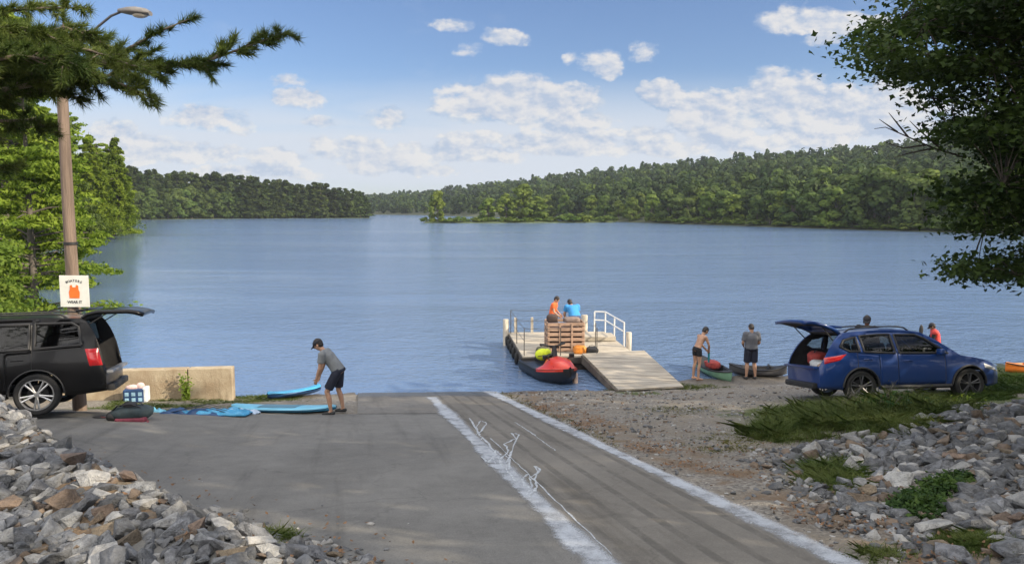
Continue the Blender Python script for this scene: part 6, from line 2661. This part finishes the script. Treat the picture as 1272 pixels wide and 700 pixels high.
def sections(mb, secs, lat=Vector((0, 1, 0)), n=20, grow=0.0):
    """secs: (centre, half width along lat, half depth)"""
    rows = []
    for i, (c, wy, tx) in enumerate(secs):
        c = Vector(c)
        a, b = Vector(secs[max(0, i - 1)][0]), Vector(secs[min(len(secs) - 1, i + 1)][0])
        t = (b - a).normalized()
        nrm = lat.cross(t).normalized()
        rows.append([c + lat * ((wy + grow) * math.copysign(abs(math.cos(q)) ** .85, math.cos(q))) + nrm * ((tx + grow) * math.sin(q)) for q in np.linspace(0, 2 * math.pi, n, endpoint=False)])
    vs = [p for r_ in rows for p in r_]
    fs = []
    for i in range(len(rows) - 1):
        for k in range(n):
            k2 = (k + 1) % n
            fs.append((i * n + k, i * n + k2, (i + 1) * n + k2, (i + 1) * n + k))
    fs.append(tuple(reversed(range(n))))
    fs.append(tuple((len(rows) - 1) * n + k for k in range(n)))
    mb.add(vs, fs)


def hand(mb, wrist, d, palm, thumb_side, curl):
    """palm and five bent fingers; d points along the hand, palm is the palm normal"""
    d = Vector(d).normalized()
    palm = (Vector(palm) - d * Vector(palm).dot(d)).normalized()
    s = d.cross(palm).normalized() * thumb_side
    w_ = Vector(wrist)
    k = w_ + d * .085
    for q in (-.026, -.009, .009, .026):
        capsule(mb, w_ + s * q * .8 + d * .01, k + s * q, .015, .013, 8)
    for q, ln in ((.028, .070), (.010, .080), (-.010, .075), (-.028, .058)):
        p, dr = k + s * q, d.copy()
        for j in range(3):
            an = curl * (.55 + .35 * j)
            dr = (d * math.cos(an) + palm * math.sin(an) + s * q * .6).normalized()
            e = p + dr * ln * (.45, .32, .26)[j]
            capsule(mb, p, e, .0092 - .0006 * j, .0088 - .0008 * j, 8)
            p = e
    p = w_ + d * .025 + s * .028
    e = p + (d * .55 + s * .75 + palm * .2).normalized() * .042
    capsule(mb, p, e, .0125, .011, 8)
    capsule(mb, e, e + (d * .85 + s * .25 + palm * (.2 + .4 * curl)).normalized() * .034, .0105, .009, 8)


STAND = dict(pelvis=(0, 0, .96), waist=(0.01, 0, 1.10), chest=(.0, 0, 1.29), neck=(-.01, 0, 1.45), head=(.02, 0, 1.60), shl=(-.005, .185, 1.40), shr=(-.005, -.185, 1.40),
             ell=(-.03, .235, 1.12), elr=(-.03, -.235, 1.12), wrl=(.04, .25, .88), wrr=(.04, -.25, .88), hil=(0, .095, .93), hir=(0, -.095, .93),
             knl=(.02, .11, .50), knr=(.02, -.11, .50), anl=(-.03, .12, .09), anr=(-.03, -.12, .09))


def make_person(label, loc, heading, J=None, s=1.0, skin=0, look=(1, 0, -.1), shirt=None, sleeve=.55, shorts=None, leg=.75, cap=None, shoes=None, hair=True, curl=(.5, .5), slim=1.0, vest=None, stripe=None, hdir=None, group=None, toes=((1, .15), (1, -.15))):
    P = {k: Vector(v) for k, v in STAND.items()}
    for k, v in (J or {}).items():
        P[k] = Vector(v)
    root = thing('person', label, 'person', loc, heading, group)
    root.scale = (s, s, s)
    lat = Vector((0, 1, 0))
    la = (P['shl'] - P['shr'])
    lat = Vector((la.x * .5, la.y, 0)).normalized()
    b = MB()
    f = slim
    tors = [(P['pelvis'] - (P['waist'] - P['pelvis']) * .55, .12 * f, .085), (P['pelvis'] - (P['waist'] - P['pelvis']) * .2, .165 * f, .115 * f), (P['pelvis'], .168 * f, .118 * f), (P['waist'], .142 * f, .102 * f),
            (P['waist'].lerp(P['chest'], .5), .150 * f, .108 * f), (P['chest'], .172 * f, .118 * f), (P['chest'].lerp(P['neck'], .5), .160 * f, .098 * f), (P['chest'].lerp(P['neck'], .85), .095, .07), (P['neck'], .058, .055)]
    sections(b, tors, lat)
    fw = Vector(look).normalized()
    upv = (P['head'] - P['neck']).normalized()
    upv = (upv - fw * upv.dot(fw)).normalized()
    sd = upv.cross(fw)
    H = P['head']
    HM = Matrix((fw, sd, upv)).transposed()
    capsule(b, P['neck'] - (P['neck'] - P['chest']) * .2, H - upv * .07 - fw * .012, .058, .054)
    b.ball(H + upv * .025 - fw * .012, (.098, .078, .098), 18, 12, HM)          # skull
    b.ball(H - upv * .03 + fw * .014, (.076, .064, .088), 18, 12, HM)           # face
    b.ball(H - upv * .088 + fw * .045, (.030, .032, .026), 12, 8, HM)           # chin
    capsule(b, H + upv * .012 + fw * .086, H - upv * .022 + fw * .108, .010, .014, 8)   # nose
    capsule(b, H + upv * .026 + fw * .080 + sd * .03, H + upv * .026 + fw * .080 - sd * .03, .010, .010, 8)   # brow
    for q in (-1, 1):
        b.ball(H - upv * .008 - fw * .008 + sd * .078 * q, (.022, .012, .034), 10, 8, HM)
    for q, n_ in ((1, 'l'), (-1, 'r')):
        sh, el, wr = P['sh' + n_], P['el' + n_], P['wr' + n_]
        capsule(b, P['chest'].lerp(P['neck'], .72), sh - (sh - P['chest']) * .08, .052, .056)
        capsule(b, sh, sh.lerp(el, .45), .057 * f, .050 * f)
        capsule(b, sh.lerp(el, .45), el, .050 * f, .040 * f)
        capsule(b, el, el.lerp(wr, .35), .041 * f, .043 * f)
        capsule(b, el.lerp(wr, .35), wr, .043 * f, .027)
        dd = (wr - el).normalized()
        if hdir and hdir.get(n_):
            dd = Vector(hdir[n_]).normalized()
        palm = Vector((0, -q, 0)) if abs(dd.y) < .8 else Vector((0, 0, -1))
        hand(b, wr, dd, palm, 1 if dd.cross(palm).dot(Vector((1, 0, .2))) > 0 else -1, curl[0 if q > 0 else 1])
        hi, kn, an = P['hi' + n_], P['kn' + n_], P['an' + n_]
        capsule(b, hi, hi.lerp(kn, .45), .090 * f, .077 * f)
        capsule(b, hi.lerp(kn, .45), kn, .077 * f, .054 * f)
        capsule(b, kn, kn.lerp(an, .32) - Vector((.015, 0, 0)), .053 * f, .056 * f)
        capsule(b, kn.lerp(an, .32) - Vector((.015, 0, 0)), an, .056 * f, .034)
        td = Vector((toes[0 if q > 0 else 1][0], toes[0 if q > 0 else 1][1], 0)).normalized()
        capsule(b, an - td * .035 - Vector((0, 0, .05)), an + td * .10 - Vector((0, 0, .058)), .036, .030)
        capsule(b, an + td * .05 - Vector((0, 0, .05)), an + td * .155 - Vector((0, 0, .066)), .038, .022)
        capsule(b, an, an + td * .04 - Vector((0, 0, .045)), .036, .036)
    body = link('body', remesh(b, 'body', M_SKIN[skin], .0085, 5), root)
    # face details
    for q in (-1, 1):
        e = MB()
        e.ball(H + upv * .008 + fw * .081 + sd * .030 * q, (.008, .013, .007), 8, 6, HM)
        e.build('eye', M_EYE, body, smooth=60)
    e = MB()
    e.ball(H - upv * .056 + fw * .084, (.008, .024, .007), 8, 6, HM)
    e.build('mouth', M_LIP, body, smooth=60)
    if hair:
        h = MB()
        h.ball(H + upv * .030 - fw * .022, (.104, .086, .104), 18, 12, HM)
        h.ball(H - upv * .02 - fw * .045, (.066, .080, .075), 16, 10, HM)
        link('hair', remesh(h, 'hair', M_HAIR, .012, 3), root)
    if cap is not None:
        h = MB()
        rows = []
        for k in range(7):
            a = math.pi / 2 * k / 6
            rows.append([H + upv * (.035 + .085 * math.sin(a)) - fw * .012 + HM @ Vector((.112 * math.cos(a) * math.cos(t), .093 * math.cos(a) * math.sin(t), 0)) for t in np.linspace(0, 2 * math.pi, 21)])
        h.grid(rows)
        h.grid([[H + upv * (.038 - .020 * k / 3 - .03 * (v * v) * k / 3) + fw * (.075 + .095 * k / 3 * (1 - .35 * v * v)) + sd * .078 * v for v in np.linspace(-1, 1, 9)] for k in range(4)])
        co_ = h.build('cap', cap, root, smooth=60)
        md = co_.modifiers.new('thickness', 'SOLIDIFY')
        md.thickness = .006

    def top_mesh(grow, sl, lo=.0, hi=1.0):
        c = MB()
        sec = [(P['pelvis'] - (P['waist'] - P['pelvis']) * .25, .170 * f, .122 * f), (P['pelvis'], .172 * f, .124 * f), (P['waist'], .156 * f, .115 * f), (P['waist'].lerp(P['chest'], .5), .156 * f, .115 * f), (P['chest'], .174 * f, .120 * f), (P['chest'].lerp(P['neck'], .5), .165 * f, .10 * f), (P['chest'].lerp(P['neck'], .88), .088, .07)]
        if lo > 0:
            sec = sec[1:]
        sections(c, sec, lat, grow=grow)
        for n_ in 'lr':
            sh, el = P['sh' + n_], P['el' + n_]
            capsule(c, P['chest'].lerp(P['neck'], .72), sh - (sh - P['chest']) * .04, .058 + grow, .066 + grow)
            c.ball(sh, .068 * f + grow, 14, 10)
            if sl > 0:
                wr = P['wr' + n_]
                if sl > 1:
                    capsule(c, sh, el, .060 + grow, .046 + grow)
                    capsule(c, el, el.lerp(wr, sl - 1), .046 + grow, .036 + grow)
                else:
                    c.tube([sh, sh.lerp(el, sl * .5), sh.lerp(el, sl)], [.064 * f + grow, .062 * f + grow, .062 * f + grow], 14)
        return c
    if shirt is not None:
        link('shirt', remesh(top_mesh(.014, sleeve), 'shirt', shirt, .013, 3), root)
        if stripe is not None:
            c = MB()
            sections(c, [(P['chest'] - (P['chest'] - P['waist']) * .10, .176 * f, .122 * f), (P['chest'] + (P['neck'] - P['chest']) * .16, .176 * f, .122 * f)], lat, grow=.019)
            for n_ in 'lr':
                sh, el = P['sh' + n_], P['el' + n_]
                c.tube([sh.lerp(el, .32), sh.lerp(el, .50)], [.080, .080], 14)
            link('stripe', remesh(c, 'stripe', stripe, .012, 1), root)
    if vest is not None:
        link('life_vest', remesh(top_mesh(.045, 0, lo=1), 'life_vest', vest, .016, 3), root)
    if shorts is not None:
        c = MB()
        sections(c, [(P['pelvis'] - (P['waist'] - P['pelvis']) * .5, .150 * f, .105 * f), (P['pelvis'] - (P['waist'] - P['pelvis']) * .15, .172 * f, .122 * f), (P['pelvis'] + (P['waist'] - P['pelvis']) * .35, .166 * f, .116 * f)], lat, grow=.016)
        for n_ in 'lr':
            hi, kn, an = P['hi' + n_], P['kn' + n_], P['an' + n_]
            if leg <= 1:
                c.tube([hi + (hi - kn) * .05, hi, hi.lerp(kn, leg * .5), hi.lerp(kn, leg)], [.08, .104 * f, .102 * f, .098 * f], 16)
            else:
                c.tube([hi + (hi - kn) * .05, hi, hi.lerp(kn, .5), kn, kn.lerp(an, leg - 1)], [.08, .104 * f, .092 * f, .074 * f, .062], 16)
        link('shorts' if leg <= 1 else 'trousers', remesh(c, 'shorts', shorts, .013, 3), root)
    if shoes is not None:
        for i, n_ in enumerate('lr'):
            an = P['an' + n_]
            td = Vector((toes[i][0], toes[i][1], 0)).normalized()
            c = MB()
            capsule(c, an - td * .04 - Vector((0, 0, .045)), an + td * .10 - Vector((0, 0, .055)), .044, .040)
            capsule(c, an + td * .05 - Vector((0, 0, .05)), an + td * .165 - Vector((0, 0, .064)), .044, .030)
            link('shoe', remesh(c, 'shoe', shoes, .010, 2), root)
    return root


M_GREYSH = pmat('grey_shirt', (.17, .18, .185), .85, .12, 8)
M_GREYSH2 = pmat('slate_shirt', (.105, .110, .125), .85, .12, 8)
M_NAVYSH = pmat('navy_shorts', (.012, .015, .030), .85, .2, 8)
M_BLACKSH = pmat('black_shorts', (.010, .010, .012), .85, .2, 8)
M_CAPD = pmat('dark_cap', (.018, .018, .024), .8)
M_ORSH = pmat('orange_shirt', (.72, .13, .03), .8, .1, 8)
M_BLUESH = pmat('bright_blue_shirt', (.04, .26, .58), .8, .1, 8)
M_JEAN = pmat('blue_trousers', (.06, .10, .20), .85, .15, 8)
M_SHOE = pmat('dark_shoe', (.03, .03, .03), .8)
M_REDV = pmat('red_vest', (.60, .06, .05), .7, .1, 8)


def foot(px, py):
    p = gp(px, py)
    return Vector((p.x, p.y, zl(p.x, p.y)))


# man bending over the boats
make_person('man in a grey shirt and dark shorts bending over the blue boats on the ramp', foot(420, 514) + Vector((0, .05, .0)), R(176),
            dict(pelvis=(-.02, 0, .93), waist=(.07, 0, 1.06), chest=(.20, 0, 1.22), neck=(.31, 0, 1.35), head=(.41, 0, 1.47), shl=(.27, .19, 1.29), shr=(.27, -.19, 1.29), ell=(.31, .22, 1.01), elr=(.36, -.21, 1.02),
                 wrl=(.40, .17, .77), wrr=(.44, -.15, .78), hil=(-.01, .095, .90), hir=(-.01, -.095, .90), knl=(.20, .13, .50), knr=(.03, -.12, .49), anl=(.12, .14, .09), anr=(-.06, -.13, .09)),
            1.05, 0, (.80, 0, -.60), M_GREYSH, .62, M_NAVYSH, .85, M_CAPD, M_SHOE, curl=(.7, .7))
# man standing with his back to us
make_person('man in slate shirt and dark shorts standing with his back turned by the grey kayak', foot(932, 470), R(92),
            dict(head=(.05, 0, 1.585), neck=(.0, 0, 1.45), ell=(.02, .255, 1.13), elr=(.02, -.255, 1.13), wrl=(.22, .17, 1.00), wrr=(.22, -.17, 1.00), anl=(-.03, .14, .09), anr=(-.03, -.14, .09)),
            1.0, 0, (.75, 0, -.65), M_GREYSH2, .75, M_NAVYSH, .95, None, M_SHOE, slim=1.12)
# woman in black shorts, leaning to the right over a pump
wloc = foot(866, 472)
woman = make_person('bare backed person in black shorts leaning over the green kayak and holding a pump', wloc + Vector((0, .1, .0)), R(25),
            dict(pelvis=(0, 0, .95), waist=(.06, 0, 1.08), chest=(.15, 0, 1.25), neck=(.22, 0, 1.38), head=(.31, 0, 1.50), shl=(.19, .175, 1.33), shr=(.19, -.175, 1.33), ell=(.28, .2, 1.08), elr=(.30, -.19, 1.08), wrl=(.40, .07, .90), wrr=(.40, -.07, .88)),
            1.0, 0, (.70, 0, -.70), None, 0, M_BLACKSH, .42, None, None, slim=.86, curl=(1.0, 1.0))
pp = woman.matrix_basis @ Vector((.46, 0, .86))
t = thing('hand_pump', 'teal hand pump held by the person in black shorts', 'pump', pp)
m = MB()
m.tube([(0, 0, -.36), (0, 0, .0)], .032, 10)
m.build('barrel', pmat('teal_plastic', (.02, .22, .26), .5), t, smooth=50)
m = MB()
m.tube([(0, 0, 0), (0, 0, .14)], .010, 8)
m.tube([(0, -.09, .14), (0, .09, .14)], .016, 8)
m.build('plunger', M_BLACKPL, t, smooth=50)
# two people out on the dock
p4 = at(686, 420, 27.6)
make_person('person in an orange shirt standing on the dock looking down', (p4.x, p4.y, DZ), R(-20),
            dict(chest=(.05, 0, 1.28), neck=(.10, 0, 1.43), head=(.17, 0, 1.56), shl=(.08, .18, 1.38), shr=(.08, -.18, 1.38), ell=(.10, .21, 1.12), elr=(.12, -.21, 1.12), wrl=(.26, .16, .98), wrr=(.28, -.16, .98)),
            .97, 0, (.7, 0, -.7), M_ORSH, .5, M_JEAN, 1.85, None, M_SHOE, slim=.92)
p5 = at(713, 424, 27.9)
make_person('person in a bright blue shirt stooping on the dock with back turned', (p5.x, p5.y, DZ), R(105),
            dict(pelvis=(-.06, 0, .80), waist=(.03, 0, .93), chest=(.16, 0, 1.05), neck=(.27, 0, 1.14), head=(.38, .03, 1.24), shl=(.22, .20, 1.12), shr=(.22, -.20, 1.12), ell=(.30, .26, .86), elr=(.30, -.26, .86), wrl=(.42, .18, .66), wrr=(.42, -.18, .66),
                 hil=(-.05, .10, .78), hir=(-.05, -.10, .78), knl=(.12, .14, .44), knr=(.12, -.14, .44), anl=(-.02, .14, .09), anr=(-.02, -.14, .09)),
            1.05, 0, (.75, 0, -.6), M_BLUESH, .6, M_JEAN, .95, None, M_SHOE, slim=1.18)
# two people beyond the blue car
p6 = at(1077, 400, 21.6)
make_person('person in dark cap and black shirt with white band behind the blue car', (p6.x, p6.y, zl(p6.x, p6.y)), R(-120), dict(ell=(-.02, .26, 1.14), elr=(-.02, -.26, 1.14)),
            1.15, 2, (.9, 0, -.35), M_BLACKSH, .8, M_NAVYSH, .9, M_CAPD, M_SHOE, slim=1.08, stripe=pmat('white_band', (.60, .60, .62), .8))
p7 = at(1163, 420, 24.4)
make_person('person in red life vest and dark cap beyond the hood of the blue car', (p7.x, p7.y, zl(p7.x, p7.y)), R(160),
            dict(chest=(.04, 0, 1.28), neck=(.09, 0, 1.43), head=(.15, 0, 1.56), shl=(.07, .18, 1.38), shr=(.07, -.18, 1.38), ell=(.15, .22, 1.14), elr=(.15, -.22, 1.14), wrl=(.34, .17, 1.02), wrr=(.34, -.17, 1.00)),
            .93, 2, (.8, 0, -.55), M_BLACKSH, 1.7, M_BLACKSH, .9, M_CAPD, None, slim=.92, vest=M_REDV)
t = thing('paddle', 'black paddle held upright by the person in the red life vest', 'paddle', (p7.x - .42, p7.y - .12, zl(p7.x, p7.y)))
m = MB()
m.tube([(0, 0, .15), (-.1, .05, 1.25)], .014, 8)
m.build('shaft', M_BLACKPL, t, smooth=50)
m = MB()
m.ball((-.115, .055, 1.36), (.07, .02, .17), 12, 8)
m.build('blade', M_BLACKPL, t, smooth=50)
